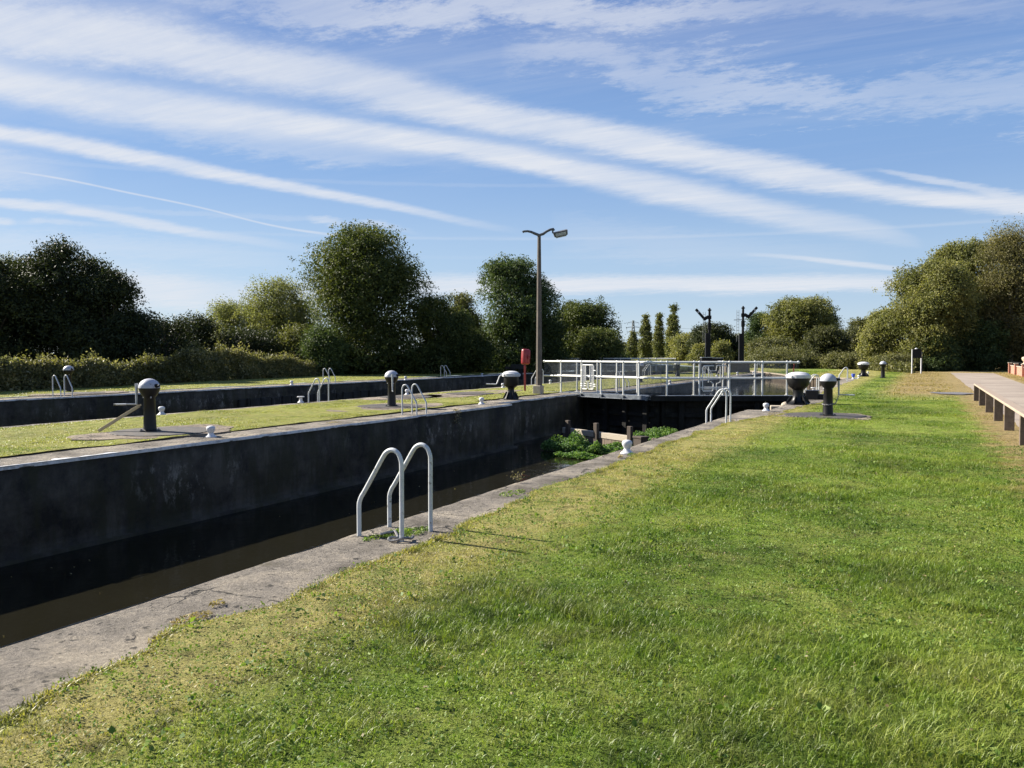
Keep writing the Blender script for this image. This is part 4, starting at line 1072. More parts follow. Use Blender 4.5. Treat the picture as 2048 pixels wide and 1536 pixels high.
tree('willow_tree', 'pale feathery willow top peeping over the trees at the far left', 30, 66, 520, 60, 'willow', 'round', 7000, .20, .3, group=TG, wisp=.2, droop=.6)
tree('shrub', 'dark round shrub behind the bramble bank, below the pale willow', 392, 60, 632, 62, 'ash', 'low', 9000, .2, .03, cat='shrub')
tree('willow_tree', 'pale grey green willow in front of the sky, left of the big oak', 562, 74, 562, 80, 'willow', 'round', 20000, .19, .22, group=TG, wisp=.25, droop=.5, lean=-.12)
tree('willow_tree', 'lower pale willow spreading to the left', 468, 76, 608, 72, 'willow', 'wide', 16000, .19, .12, group=TG, wisp=.22, droop=.5)
tree('shrub', 'dark shrub below the pale willows', 500, 62, 664, 85, 'ash', 'low', 14000, .2, .03, cat='shrub')
tree('shrub', 'dark shrub joining the willow to the oak', 596, 62, 650, 45, 'olive', 'low', 6000, .2, .03, cat='shrub', tone=(0, .6))
tree('oak_tree', 'large round oak, tallest tree left of the lamp column', 732, 64, 455, 126, 'oak', 'low', 44000, .22, .03, wisp=.09, group=TG, lobes=40)
tree('shrub', 'leafy green shrub at the lower left foot of the big oak', 650, 60, 655, 42, 'alder', 'low', 9000, .19, .03, cat='shrub', tone=(.1, 1))
tree('tree', 'dark tree filling the gap right of the big oak', 876, 66, 594, 74, 'oak', 'low', 17000, .22, .03, group=TG)
tree('tree', 'tree with sparse pale top behind the gap', 925, 78, 588, 45, 'scrub', 'low', 9000, .22, .05, group=TG, wisp=.16)
tree('alder_tree', 'pointed green tree directly behind the lamp column', 1022, 72, 520, 90, 'alder', 'low', 26000, .23, .03, group=TG, wisp=.14)
tree('tree', 'dark low tree at the foot of the pointed tree', 930, 68, 660, 60, 'oak', 'low', 9000, .22, .03, group=TG, tone=(0, .7))
tree('tree', 'broad round tree right of the lamp column', 1160, 80, 606, 80, 'oak', 'low', 22000, .25, .03, group=TG, tone=(0, .8))
tree('tree', 'olive tinted tree at the right end of the left hand row', 1196, 74, 658, 50, 'oak', 'low', 12000, .22, .03, group=TG, tone=(.2, 1))
tree('tree', 'dark tree behind the red lifebuoy box', 1085, 70, 640, 55, 'oak', 'low', 11000, .22, .03, group=TG, tone=(0, .6))
# poplars
for px, top, hw, d, lab in ((1266, 664, 12, 240, 'shortest poplar of the row, in front of the pylon'), (1291, 629, 13, 235, 'second poplar from the left with yellowing base'), (1318, 628, 10, 230, 'slender poplar in the middle of the row'), (1346, 608, 15, 225, 'tallest poplar at the right of the row')):
    tree('poplar_tree', lab, px, d, top, hw, 'poplar', 'poplar', 7000, .62, .02, group='poplars in a distant row', csig=.42, wisp=.08, lobes=80)
for px, top, hw, d, lab in ((1250, 690, 22, 330, 'low distant dark tree left of the poplars'), (1306, 692, 20, 300, 'low distant bush between the poplars'), (1335, 690, 22, 300, 'low distant bush under the tallest poplar'), (1225, 684, 30, 300, 'distant tree at the end of the row')):
    tree('tree', lab, px, d, top, hw, 'scrub', 'low', 3500, .8, .03, group='low trees far away', csig=.8, trunk=None)
TR = 'trees beyond the basin'
tree('willow_tree', 'light green willow right of the tallest poplar', 1378, 135, 668, 38, 'olive', 'low', 9000, .36, .03, group=TR, tone=(.3, 1), csig=.45)
tree('tree', 'dark round tree behind the left signal post', 1424, 118, 650, 46, 'ash', 'low', 14000, .34, .03, group=TR, csig=.4, tone=(.3, 1))
tree('tree', 'dark low tree between the two signal posts', 1466, 120, 674, 34, 'ash', 'low', 9000, .34, .03, group=TR, csig=.4, tone=(.2, .9))
tree('shrub', 'sunlit round bush between the signal posts', 1443, 100, 684, 22, 'olive', 'low', 5000, .28, .03, cat='shrub')
tree('shrub', 'light bush left of the left signal post', 1400, 105, 690, 22, 'olive', 'low', 4000, .28, .03, cat='shrub')
tree('willow_tree', 'pale distant tree top behind the right signal post', 1500, 190, 668, 40, 'willow', 'low', 6000, .5, .05, group=TR, csig=.6)
tree('tree', 'dark tree just right of the right signal post', 1522, 112, 628, 32, 'alder', 'low', 11000, .32, .03, group=TR, csig=.38, tone=(0, .7))
tree('willow_tree', 'large domed olive willow in the middle right', 1600, 108, 598, 72, 'olive', 'low', 26000, .32, .03, group=TR, csig=.38, wisp=.1, tone=(0, .85))
tree('tree', 'dark shoulder of the domed willow', 1645, 112, 614, 32, 'alder', 'low', 10000, .32, .03, group=TR, csig=.38, tone=(0, .8))
tree('shrub', 'olive thicket at the foot of the domed willow', 1545, 96, 678, 50, 'scrub', 'low', 12000, .28, .03, cat='shrub', tone=(.2, 1))
tree('shrub', 'dark thorn bush right of the thicket', 1655, 90, 656, 46, 'scrub', 'low', 14000, .27, .03, cat='shrub', tone=(0, .55))
tree('shrub', 'thorn bush between the thicket and the yellow tree', 1722, 92, 640, 40, 'scrub', 'low', 12000, .27, .03, cat='shrub', tone=(0, .8))
tree('shrub', 'low dark bush at the foot of the thorns', 1600, 88, 712, 40, 'scrub', 'low', 6000, .25, .03, cat='shrub', tone=(.3, 1))
tree('shrub', 'low reddish scrub behind the capstan', 1690, 84, 722, 44, 'scrub', 'low', 7000, .22, .02, cat='shrub', tone=(.4, 1))
tree('shrub', 'low green scrub on the bank above the piling', 1560, 88, 724, 60, 'scrub', 'low', 7000, .22, .02, cat='shrub', tone=(.4, 1))
tree('tree', 'yellowing tree right of the thorn bushes', 1776, 78, 620, 48, 'olive', 'low', 13000, .24, .02, group='trees by the path', csig=.3, tone=(.35, 1))
tree('tree', 'broad olive tree behind the notice board', 1848, 76, 525, 88, 'olive', 'low', 32000, .25, .02, group='trees by the path', csig=.32, wisp=.12, tone=(0, .9), lean=.1)
tree('tree', 'tall olive tree behind the path', 1930, 80, 488, 88, 'olive', 'low', 34000, .25, .02, group='trees by the path', csig=.32, wisp=.1, tone=(0, .8))
tree('birch_tree', 'drooping brownish birch at the right edge', 2020, 76, 462, 74, 'birchleaf', 'low', 38000, .20, .10, group='trees by the path', csig=.30, droop=1.6, trunk='birch', wisp=.1)
tree('tree', 'tree cut by the right edge of the view', 2110, 78, 500, 80, 'olive', 'low', 16000, .25, .02, group='trees by the path', csig=.32, tone=(0, .7))
tree('shrub', 'dark leafy bush shading the end of the path', 1945, 76.5, 645, 84, 'alder', 'wide', 34000, .24, .0, cat='shrub', tone=(0, .7))
tree('shrub', 'leafy bush between the notice board and the path', 1872, 73.5, 672, 36, 'alder', 'low', 12000, .22, .01, cat='shrub', tone=(.1, .9))
tree('shrub', 'dark bush behind the brick wall', 2035, 80, 650, 60, 'alder', 'wide', 14000, .24, .01, cat='shrub', tone=(0, .7))
tree('shrub', 'low sunny scrub left of the notice board', 1795, 74, 712, 40, 'scrub', 'low', 8000, .2, .01, cat='shrub', tone=(.4, 1))
tree('shrub', 'small dark shrub by the brick pier', 2008, 76, 712, 10, 'scrub', 'low', 1200, .15, .01, cat='shrub', tone=(0, .6))

# bramble bank: leafy hedge in sections
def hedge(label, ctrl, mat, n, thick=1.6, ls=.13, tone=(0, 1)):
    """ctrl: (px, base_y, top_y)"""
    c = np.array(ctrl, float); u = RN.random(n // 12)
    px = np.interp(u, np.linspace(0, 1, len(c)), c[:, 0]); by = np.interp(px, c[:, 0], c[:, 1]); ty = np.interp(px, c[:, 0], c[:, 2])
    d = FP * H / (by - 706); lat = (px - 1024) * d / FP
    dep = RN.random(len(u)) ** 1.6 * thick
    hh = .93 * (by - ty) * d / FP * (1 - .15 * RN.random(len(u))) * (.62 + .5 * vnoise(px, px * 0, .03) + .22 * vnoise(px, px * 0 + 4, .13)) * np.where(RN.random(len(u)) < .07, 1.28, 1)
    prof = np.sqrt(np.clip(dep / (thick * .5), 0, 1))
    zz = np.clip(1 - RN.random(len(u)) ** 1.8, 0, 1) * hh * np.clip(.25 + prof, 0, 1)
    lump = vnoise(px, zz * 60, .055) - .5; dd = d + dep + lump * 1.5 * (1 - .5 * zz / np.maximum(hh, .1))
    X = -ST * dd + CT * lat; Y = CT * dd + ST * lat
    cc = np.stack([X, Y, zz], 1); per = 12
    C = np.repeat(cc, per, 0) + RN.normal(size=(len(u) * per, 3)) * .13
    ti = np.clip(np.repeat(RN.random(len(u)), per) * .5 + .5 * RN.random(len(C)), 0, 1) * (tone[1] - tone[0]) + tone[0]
    C[:, 2] = np.maximum(C[:, 2], .03)
    o = leaves('bramble_hedge', C, ls * (.6 + .8 * RN.random(len(C))), mat, None, ti, .6, None, up=.3)
    tag(o, label, 'hedge', 'bramble bank sections'); return o
hedge('sunlit bramble bank at the far left', [(-160, 792, 720), (0, 784, 722), (120, 779, 716), (250, 773, 726)], 'bramble', 60000)
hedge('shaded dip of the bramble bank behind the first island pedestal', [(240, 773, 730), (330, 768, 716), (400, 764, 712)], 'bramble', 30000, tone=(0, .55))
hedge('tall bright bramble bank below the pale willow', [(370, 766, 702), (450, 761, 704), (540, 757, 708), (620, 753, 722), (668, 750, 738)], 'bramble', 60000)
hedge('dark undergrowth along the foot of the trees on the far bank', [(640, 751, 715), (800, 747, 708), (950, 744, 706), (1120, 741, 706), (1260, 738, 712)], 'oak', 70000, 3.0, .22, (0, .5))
hedge('rough scrub at the foot of the thorn bushes beyond the basin', [(1500, 736, 718), (1580, 735, 716), (1680, 737, 720), (1760, 742, 722), (1830, 747, 730)], 'scrub', 26000, 3.0, .2, (.4, 1))

# ------------------------------------------------------------------ floating plants
def clump(px, y, sx, sy, h_, n):
    d = FP * (H - ZW) / (y - 706); return (*spot(px, d), sx, sy, h_, n)
Cs, Ss = [], []
for px, yv, sx, sy, h_, n in ((1138, 903, .8, .6, .85, 2600), (1165, 905, .7, .5, .62, 2000), (1195, 905, .7, .5, .50, 1600), (1222, 908, .6, .4, .26, 1100), (1185, 918, .8, .35, .20, 900), (1150, 915, .6, .4, .22, 800),
                          (1255, 898, .7, .5, .30, 1200), (1285, 888, .7, .6, .46, 1700), (1310, 880, .7, .6, .50, 1700), (1335, 874, .6, .6, .50, 1500), (1235, 905, .6, .4, .2, 700), (1270, 895, .6, .5, .2, 700)):
    d = FP * (H - ZW) / (yv - 706); x, y = spot(px, d)
    a = RN.random(n) * 2 * PI; n = int(n * 1.7); a = RN.random(n) * 2 * PI; r_ = np.sqrt(RN.random(n)); X = x + np.cos(a) * r_ * sx * 1.15; Y = y + np.sin(a) * r_ * sy
    n_ = fbm(X, Y, 2.6, 3); Z = ZW + .02 + h_ * .62 * np.clip(n_ * 2.2 - .3, .1, 1.3) * np.sqrt(1 - r_ ** 2 * .7) * RN.random(n) ** .6
    Cs.append(np.stack([X, Y, Z], 1)); Ss.append(.055 + .06 * RN.random(n))
o = leaves('water_plants', np.concatenate(Cs), np.concatenate(Ss) * .62, 'cress', None, None, .85, None, up=.9)
tag(o, kind='stuff'); tag(o, 'bright green watercress floating below the footbridge', 'water plants')

n = 170; fx = -4.75 - 6.8 * RN.random(n) ** 1.3; fy = 1.5 + 26 * RN.random(n)
o = leaves('floating_leaves', np.stack([fx, fy, np.full(n, ZW + .006)], 1), .02 + .035 * RN.random(n), 'dryweed', None, None, .7, None, up=6.0)
tag(o, 'scattered leaves and specks floating on the dark chamber water', 'floating leaves', kind='stuff')
# ------------------------------------------------------------------ grass
def is_lawn(x, y):
    ok = (x > lawnA(y) + .0) & (x < 1.9)
    ok |= (x > 4.55) & (x < 14)
    ok |= (x > lawnIslW(y)) & (x < lawnIslE(y)) & (y < ISL_END - .6)
    ok |= (x < lawnD(y)) & (x > -37.5)
    for px, py, rx, ry in PADS:
        ok &= (((x - px) / (rx * 1.02)) ** 2 + ((y - py) / (ry * 1.02)) ** 2 > 1) | (RN.random(len(x)) < .02)
    ok &= ~(((x - 1.0) / .9) ** 2 + ((y - 37) / 1.5) ** 2 < 1)
    return ok
def scatter(d0, d1, dens, pxa=-260, pxb=2300):
    area = (d1 ** 2 - d0 ** 2) / 2 * (pxb - pxa) / FP; n = int(area * dens)
    d = np.sqrt(d0 ** 2 + RN.random(n) * (d1 ** 2 - d0 ** 2)); px = pxa + RN.random(n) * (pxb - pxa)
    lat = (px - 1024) * d / FP; x = -ST * d + CT * lat; y = CT * d + ST * lat
    k = is_lawn(x, y); return x[k], y[k], d[k]
def blades(x, y, d, wid, hmul, lab):
    n = len(x)
    lush = fbm(x, y, .9, 4); tuft = fbm(x + 50, y, 3.2, 3)
    h_ = .020 + .034 * np.clip((lush - .35) * 3, 0, 1) + .045 * np.clip((tuft - .55) * 4, 0, 1) * np.clip((lush - .4) * 4, 0, 1)
    dry = np.clip((-2.75 - x + (lush - .5) * 1.5) / .5, 0, 1) * (x > -6); h_ = h_ + .045 * np.clip(1 - np.abs(x + 2.35 + (lush - .5) * 2) / .5, 0, 1) * np.clip((tuft - .42) * 4, 0, 1) * (y < 12); h_ = h_ * (1 - .5 * dry)
    dry2 = np.clip((x - .9 + (lush - .5)) / .5, 0, 1) * (x < 5); h_ = h_ * (1 - .6 * dry2)
    h_ = np.where(x < -11, h_ * .55, h_)
    h_ = np.where(y > 30, h_ * .7, h_)
    h_ = h_ * (.35 + .85 * RN.random(n)) * hmul
    longb = RN.random(n) < .006; h_ = np.where(longb, h_ * 1.9, h_)
    z0 = gz(x, y) - .006
    az = RN.random(n) * 2 * PI; wa = az + PI / 2 + RN.normal(size=n) * .4
    ln = h_ * (.3 + 1.3 * RN.random(n))
    # neighbouring blades lean together a little
    la = fbm(x, y, 1.6, 3) * 6 * PI; ux = np.cos(az) + .12 * np.cos(la); uy = np.sin(az) + .12 * np.sin(la); q = np.hypot(ux, uy) + 1e-6; ux /= q; uy /= q
    w = wid * (.6 + .8 * RN.random(n)) * .5; cx, cy = np.cos(wa) * w, np.sin(wa) * w
    V = np.zeros((n, 5, 3))
    V[:, 0] = np.stack([x - cx, y - cy, z0], 1); V[:, 1] = np.stack([x + cx, y + cy, z0], 1)
    mx, my, mz = x + ux * ln * .35, y + uy * ln * .35, z0 + h_ * .62
    V[:, 2] = np.stack([mx + cx * .8, my + cy * .8, mz], 1); V[:, 3] = np.stack([mx - cx * .8, my - cy * .8, mz], 1)
    V[:, 4] = np.stack([x + ux * ln, y + uy * ln, z0 + h_ * .95], 1)
    i = np.arange(n)[:, None] * 5
    # two triangles + tip as triangles
    F = np.concatenate([i + np.array([[0, 1, 2]]), i + np.array([[0, 2, 3]]), i + np.array([[3, 2, 4]])], 1).reshape(-1, 3)
    tn = RN.random(n) * .88; tn = np.where(RN.random(n) < .02, 1.0, tn)
    o = npmesh('grass', V.reshape(-1, 3), F, 'blade', None, np.repeat(tn, 3), 3)
    tag(o, lab, 'grass', kind='stuff'); return o
blades(*scatter(2.6, 6.5, 7000), .0040, .95, 'short mown turf nearest the viewer')
blades(*scatter(6.5, 13, 3600), .0056, .95, 'mown turf in the middle of the near lawn')
blades(*scatter(13, 28, 1000), .0095, 1.0, 'mown turf further up the lawn and on the island')
blades(*scatter(28, 75, 110), .03, 1.2, 'distant turf on both banks')
# overhanging fringe along the concrete
yy = RN.random(22000) ** 1.5 * 30; xx = lawnA(yy) + RN.normal(size=len(yy)) * .03 + .03
blades(xx, yy, yy, .006, 1.5, 'ragged turf fringe creeping over the quay concrete')
# broad leaved weeds in the turf
def weeds(x, y, s, mat, per, lab, flat=.8, zmin=.02, sp=.03):
    n = len(x); X = np.repeat(x, per) + RN.normal(size=n * per) * sp; Y = np.repeat(y, per) + RN.normal(size=n * per) * sp
    Z = gz(X, Y) + zmin + RN.random(n * per) * .02
    o = leaves('weeds', np.stack([X, Y, Z], 1), s * (.6 + .8 * RN.random(n * per)), mat, None, None, .7, None, up=flat); tag(o, lab, 'weeds', kind='stuff'); return o
x, y, d = scatter(2.6, 14, 150); k = fbm(x, y, .9, 4) < .54; weeds(x[k], y[k], .015, 'weed', 7, 'clover and small weeds in the near lawn')
x, y, d = scatter(2.6, 12, 5); weeds(x, y, .034, 'weed', 6, 'scattered broad plantain leaves in the lawn', 1.2)
x, y, d = scatter(3, 25, 7); k = x > -6; x, y = x[k], y[k]
weeds(x, y, .016, 'dryweed', 3, 'small pale flower heads and dead leaves', 1.5, .03, .008)
# dry weeds on the coping
def tuftlist(L, mat, lab, s=.028):
    C = []
    for x, y, r_, h_, n in L:
        a = RN.random(n) * 2 * PI; q = np.sqrt(RN.random(n)) * r_; C.append(np.stack([x + np.cos(a) * q * .6, y + np.sin(a) * q * 1.3, .008 + RN.random(n) * h_ * (1 - q / r_ * .7)], 1))
    C = np.concatenate(C); o = leaves('weeds', C, s * (.5 + RN.random(len(C))), mat, None, None, .35, None, up=.3); tag(o, lab, 'weeds', kind='stuff'); return o
tuftlist([(-4.28, 6.2, .16, .035, 420), (-4.17, 6.32, .18, .03, 300), (-4.36, 5.95, .1, .02, 120), (-4.2, 12.7, .1, .05, 90), (-3.95, 19.2, .25, .03, 200), (-4.3, 8.6, .2, .02, 150)], 'weed', 'low green weeds growing in the quay concrete round the nearest ladder rail')
tuftlist([(-4.02, 3.62, .12, .04, 130), (-4.1, 3.9, .05, .05, 40), (-4.25, 12.3, .06, .06, 80), (-3.9, 3.3, .08, .03, 60), (-4.15, 20.1, .12, .08, 120), (-3.55, 23.1, .4, .03, 300), (-12.45, 15.5, .2, .03, 100)], 'dryweed', 'tufts of dry yellow weed on the quay concrete')
# a dead stalk at the quay lip
t = empty('dry_weed', 'small dry brown weed sprouting from the quay lip right of the nearest ladder', 'weed', (-4.60, 9.35, 0))
m = MB(); C = []
for i in range(9):
    a = random.uniform(0, 2 * PI); h_ = random.uniform(.05, .16); e_ = (math.cos(a) * h_ * .5, math.sin(a) * h_ * .6, h_); m.tube([(0, 0, -.03), (e_[0] * .4, e_[1] * .4, h_ * .55), e_], .0025, 4)
    for k in range(12): C.append([e_[0] * random.uniform(.5, 1) + random.gauss(0, .012), e_[1] * random.uniform(.5, 1) + random.gauss(0, .012), h_ * random.uniform(.5, 1.05)])
m.build('stems', 'trunk', t); leaves('dead_leaves', np.array(C), .022, 'dryweed', t, None, .5)
t = empty('dry_weed', 'straggly yellow plant hanging over the island wall right of the ladder rails', 'weed', (XB - .02, 20.3, -.02))
C = [[random.gauss(.03, .04), random.gauss(0, .09), random.uniform(-.34, .1)] for _ in range(160)]; m = MB(); m.tube([(0, 0, .05), (.05, 0, -.3)], .004, 4); m.build('stems', 'trunk', t); leaves('leaves', np.array(C), .05, 'dryweed', t, None, .5)
# rope lying by the nearest rail
# old rope end
t = MB(); pts = []
for i in range(60):
    q = i / 59; pts.append((-4.33 + .34 * q + .035 * math.sin(q * 17), 6.02 + .16 * math.sin(q * 7) * (1 - .3 * q), .03 + .012 * math.sin(q * 25)))
t.tube(pts, .012, 7); tag(t.build('frayed_rope', 'chain', None, True), 'short frayed grey rope end lying at the foot of the nearest ladder rail', 'rope')

# ------------------------------------------------------------------ sky and sun
sun_dir_h = -RT * math.cos(R(25)) + np.array([-ST, CT, 0]) * math.sin(R(25))
EL = R(31.5)
saz = math.atan2(sun_dir_h[0], sun_dir_h[1])          # from +Y towards +X
sd = Vector((sun_dir_h[0] * math.cos(EL), sun_dir_h[1] * math.cos(EL), math.sin(EL))).normalized()
L = bpy.data.lights.new('sun', 'SUN'); L.energy = 4.4; L.angle = R(.53); L.color = (1.0, .93, .82)
lo = bpy.data.objects.new('sun', L); COL.objects.link(lo); lo.rotation_euler = sd.to_track_quat('Z', 'Y').to_euler()
W = bpy.data.worlds.new('World'); SC.world = W; W.use_nodes = True; nt = W.node_tree; bg = nt.nodes['Background']
sky = N(nt, 'ShaderNodeTexSky', sky_type='NISHITA'); sky.sun_disc = False; sky.sun_elevation = EL; sky.sun_rotation = saz % (2 * PI)
sky.altitude = 40; sky.air_density = 1.0; sky.dust_density = .4; sky.ozone_density = 1.6
tc = N(nt, 'ShaderNodeTexCoord').outputs['Generated']
sp = N(nt, 'ShaderNodeSeparateXYZ'); nt.links.new(tc, sp.inputs[0]); X_, Y_, Z_ = sp.outputs
az = math_(nt, 'ARCTAN2', X_, Y_); el = math_(nt, 'ARCSINE', Z_)
AZ0, AZ1 = R(-85), R(35)
azn = math_(nt, 'DIVIDE', math_(nt, 'SUBTRACT', az, AZ0), AZ1 - AZ0)
zc = math_(nt, 'ADD', math_(nt, 'MAXIMUM', Z_, 0.0), .06)
cb = N(nt, 'ShaderNodeCombineXYZ'); nt.links.new(math_(nt, 'DIVIDE', X_, zc), cb.inputs[0]); nt.links.new(math_(nt, 'DIVIDE', Y_, zc), cb.inputs[1])
plane = cb.outputs[0]
def stretched(ang, sx, sy, scale, detail, rough=.6, dist=0):
    return noise(nt, scale, detail, rough, mapping(nt, plane, (sx, sy, 1), (0, 0, R(-ang))), dist)
def azel(px, py):
    v = FW * FP + RT * (px - 1024) + UP * (768 - py); v = v / np.linalg.norm(v); return math.atan2(v[0], v[1]), math.asin(v[2])
def curve(pts, scale):
    n = N(nt, 'ShaderNodeFloatCurve'); nt.links.new(azn, n.inputs['Value']); c = n.mapping.curves[0]
    P_ = sorted([((a - AZ0) / (AZ1 - AZ0), v / scale) for a, v in pts])
    c.points[0].location = P_[0]; c.points[-1].location = P_[-1]
    for p in P_[1:-1]: c.points.new(*p)
    for p in c.points: p.handle_type = 'AUTO'
    n.mapping.use_clip = False; n.mapping.extend = 'HORIZONTAL'; n.mapping.update()
    return math_(nt, 'MULTIPLY', n.outputs[0], scale)
fluff = math_(nt, 'SUBTRACT', stretched(60, .7, 1.5, 2.0, 9, .66, .5), .5)
fluff2 = math_(nt, 'SUBTRACT', noise(nt, 13, 7, .72, mapping(nt, plane, (.8, 1.2, 1), (0, 0, R(-40)))), .5)
fibre = math_(nt, 'SUBTRACT', stretched(58, .16, 2.6, 4.5, 8, .75, .25), .5)
total = None
def streak(pts, soft=1.0, edge=.9):
    """pts: (px, py, half thickness in px, strength)"""
    global total
    ce = curve([(azel(a, b)[0], azel(a, b)[1]) for a, b, w, s in pts], 1.0)
    wi = curve([(azel(a, b)[0], w / FP) for a, b, w, s in pts], .1)
    st = curve([(azel(a, b)[0], s) for a, b, w, s in pts], 1.0)
    dlt = math_(nt, 'SUBTRACT', el, ce)
    dlt = math_(nt, 'ADD', dlt, math_(nt, 'MULTIPLY', math_(nt, 'MULTIPLY', math_(nt, 'ADD', fluff, math_(nt, 'MULTIPLY', fluff2, .8)), wi), edge * 3.0))
    q = math_(nt, 'DIVIDE', math_(nt, 'ABSOLUTE', dlt), math_(nt, 'MAXIMUM', wi, .0002))
    mr = N(nt, 'ShaderNodeMapRange'); mr.interpolation_type = 'SMOOTHSTEP'; nt.links.new(q, mr.inputs[0]); mr.inputs[1].default_value = 1.3 * soft; mr.inputs[2].default_value = .25
    v = math_(nt, 'MULTIPLY', mr.outputs[0], st)
    v = math_(nt, 'MULTIPLY', v, math_(nt, 'ADD', .97, math_(nt, 'MULTIPLY', fibre, .9)))
    v = math_(nt, 'MULTIPLY', v, math_(nt, 'ADD', 1.02, math_(nt, 'MULTIPLY', fluff, 1.0)), clamp=True)
    # screen blend
    total = v if total is None else math_(nt, 'SUBTRACT', math_(nt, 'ADD', total, v), math_(nt, 'MULTIPLY', total, v))
streak([(-300, 0, 50, .5), (0, 52, 62, .75), (250, 78, 58, .8), (500, 125, 50, .75), (750, 175, 44, .72), (1000, 238, 38, .85), (1200, 275, 36, .9), (1400, 315, 34, .92), (1600, 352, 30, .88), (1800, 388, 17, .88), (2048, 412, 18, .9), (2400, 440, 30, .7)], 1.0, .36)
streak([(-300, 90, 50, .5), (0, 162, 34, .9), (250, 205, 38, .8), (500, 238, 36, .8), (750, 272, 30, .9), (1000, 308, 25, .9), (1200, 352, 30, .85), (1400, 395, 30, .8), (1600, 438, 26, .62), (1750, 462, 20, .38), (1850, 490, 10, .0)], 1.0, .27)
streak([(-200, 235, 14, .8), (0, 266, 16, .95), (200, 300, 17, .9), (400, 340, 15, .85), (600, 378, 12, .8), (800, 415, 10, .6), (950, 447, 9, .25), (1050, 465, 8, 0)], 1.0, .35)
streak([(-100, 392, 8, .5), (0, 405, 9, .75), (150, 422, 10, .75), (300, 448, 11, .7), (400, 466, 10, .5), (500, 480, 10, .3), (650, 505, 9, 0)], 1.0, .4)
streak([(30, 343, 1.6, .0), (120, 357, 2.0, .5), (250, 384, 2.0, .5), (400, 415, 2.0, .5), (550, 452, 2.2, .5), (660, 469, 3, .4), (700, 474, 3, 0)], 1.0, .12)
streak([(-200, 555, 30, .7), (0, 560, 40, .75), (300, 578, 38, .8), (520, 592, 30, .5), (800, 576, 24, .7), (1080, 572, 20, .95), (1300, 568, 17, .9), (1500, 570, 18, .92), (1700, 566, 16, .85), (1850, 570, 14, .5), (2100, 575, 15, .2)], 1.1, .4)
streak([(1480, 508, 4, 0), (1600, 516, 5, .5), (1720, 529, 6, .65), (1800, 538, 5, .45), (1900, 545, 4, 0)], 1.0, .3)
streak([(1750, 340, 4, 0), (1830, 354, 6, .5), (1930, 372, 8, .55), (2048, 392, 10, .4), (2200, 400, 10, 0)], 1.0, .8)
streak([(1000, 120, 30, .0), (1180, 105, 22, .4), (1300, 160, 34, .34), (1500, 175, 36, .45), (1700, 195, 24, .38), (1850, 180, 32, .28), (2048, 185, 40, .28), (2300, 190, 50, .2)], 1.3, 1.9)
streak([(500, -10, 30, .3), (800, 25, 34, .55), (1000, 10, 30, .6), (1250, 28, 26, .6), (1450, 20, 22, .45), (1700, 14, 16, .25), (2048, 30, 16, .15)], 1.3, 1.7)
streak([(300, 250, 22, .0), (420, 270, 24, .35), (600, 300, 18, .35), (800, 318, 14, .2), (950, 330, 10, 0)], 1.3, 1.2)
streak([(0, 330, 28, .45), (100, 345, 24, .2), (200, 350, 20, 0)], 1.4, .8)
streak([(-100, 485, 20, .35), (100, 490, 20, .3), (350, 505, 20, .25), (600, 530, 20, .0)], 1.4, .9)
streak([(1100, 460, 30, 0), (1250, 480, 28, .18), (1500, 505, 20, .16), (1750, 520, 20, .0)], 1.5, .9)
streak([(610, 438, 4, 0), (650, 441, 6, .5), (700, 447, 5, .2), (745, 445, 5, .45), (790, 455, 5, .2), (850, 470, 4, 0)], 1.3, 1.5)
streak([(-50, 440, 5, .6), (10, 443, 5, .6), (40, 444, 4, .1), (80, 441, 5, .4), (150, 447, 4, .3), (200, 450, 3, 0)], 1.3, 1.2)
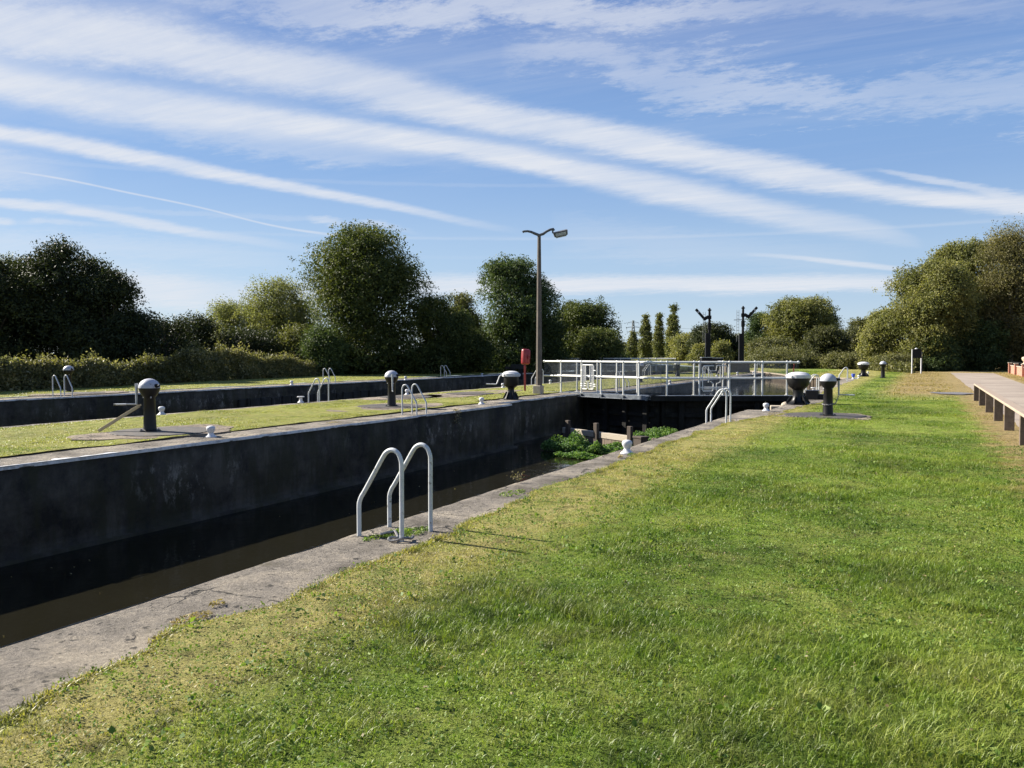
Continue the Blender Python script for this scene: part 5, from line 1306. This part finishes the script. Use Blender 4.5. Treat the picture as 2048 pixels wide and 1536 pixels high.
# thin veil, more in the upper left
veil = ramp(nt, stretched(60, .25, 1.4, 1.3, 8, .7, .6), [(.48, 0.0), (.74, .28)])
up_m = N(nt, 'ShaderNodeMapRange'); nt.links.new(el, up_m.inputs[0]); up_m.inputs[1].default_value = R(9); up_m.inputs[2].default_value = R(22)
veil = math_(nt, 'MULTIPLY', veil, up_m.outputs[0])
fine = ramp(nt, stretched(52, .18, 2.2, 3.0, 7, .7, .3), [(.5, 0.0), (.75, .16)])
veil = math_(nt, 'ADD', veil, math_(nt, 'MULTIPLY', fine, up_m.outputs[0]), clamp=True)
total = math_(nt, 'SUBTRACT', math_(nt, 'ADD', total, veil), math_(nt, 'MULTIPLY', total, veil), clamp=True)
# clear-air gradient by elevation, laid over the physical sky
elf = N(nt, 'ShaderNodeMapRange'); nt.links.new(el, elf.inputs[0]); elf.inputs[1].default_value = 0; elf.inputs[2].default_value = R(40)
grad = ramp(nt, elf.outputs[0], [(0, (3.5, 4.4, 5.3)), (.12, (2.55, 3.6, 5.1)), (.33, (1.5, 2.6, 4.7)), (.60, (.92, 1.68, 3.8)), (1, (.7, 1.3, 3.1))])
for e_ in nt.nodes:
    if e_.type == 'VALTORGB' and e_.outputs[0] == grad: e_.color_ramp.interpolation = 'EASE'
skyc = mixc(nt, .82, sky.outputs[0], grad)
CLOUD = (5.0, 5.2, 5.6)
fin = mixc(nt, math_(nt, 'MULTIPLY', total, .93), skyc, CLOUD)
nt.links.new(fin, bg.inputs['Color']); bg.inputs['Strength'].default_value = .05

# ------------------------------------------------------------------ camera and render settings
cam = bpy.data.cameras.new('camera'); co = bpy.data.objects.new('camera', cam); COL.objects.link(co)
cam.sensor_width = 36; cam.lens = 36 * FP / 2048; cam.clip_end = 6000; cam.clip_start = .05
co.location = (0, 0, H); co.rotation_euler = (PI / 2 - PIT, 0, TH); SC.camera = co
vs = SC.view_settings; vs.view_transform = 'Standard'; vs.look = 'None'; vs.gamma = 1; vs.exposure = 1.65; vs.use_curve_mapping = False
SC.cycles.max_bounces = 6; SC.cycles.transparent_max_bounces = 4; SC.cycles.diffuse_bounces = 2; SC.cycles.glossy_bounces = 3
try: SC.cycles.use_denoising = True
except Exception: pass
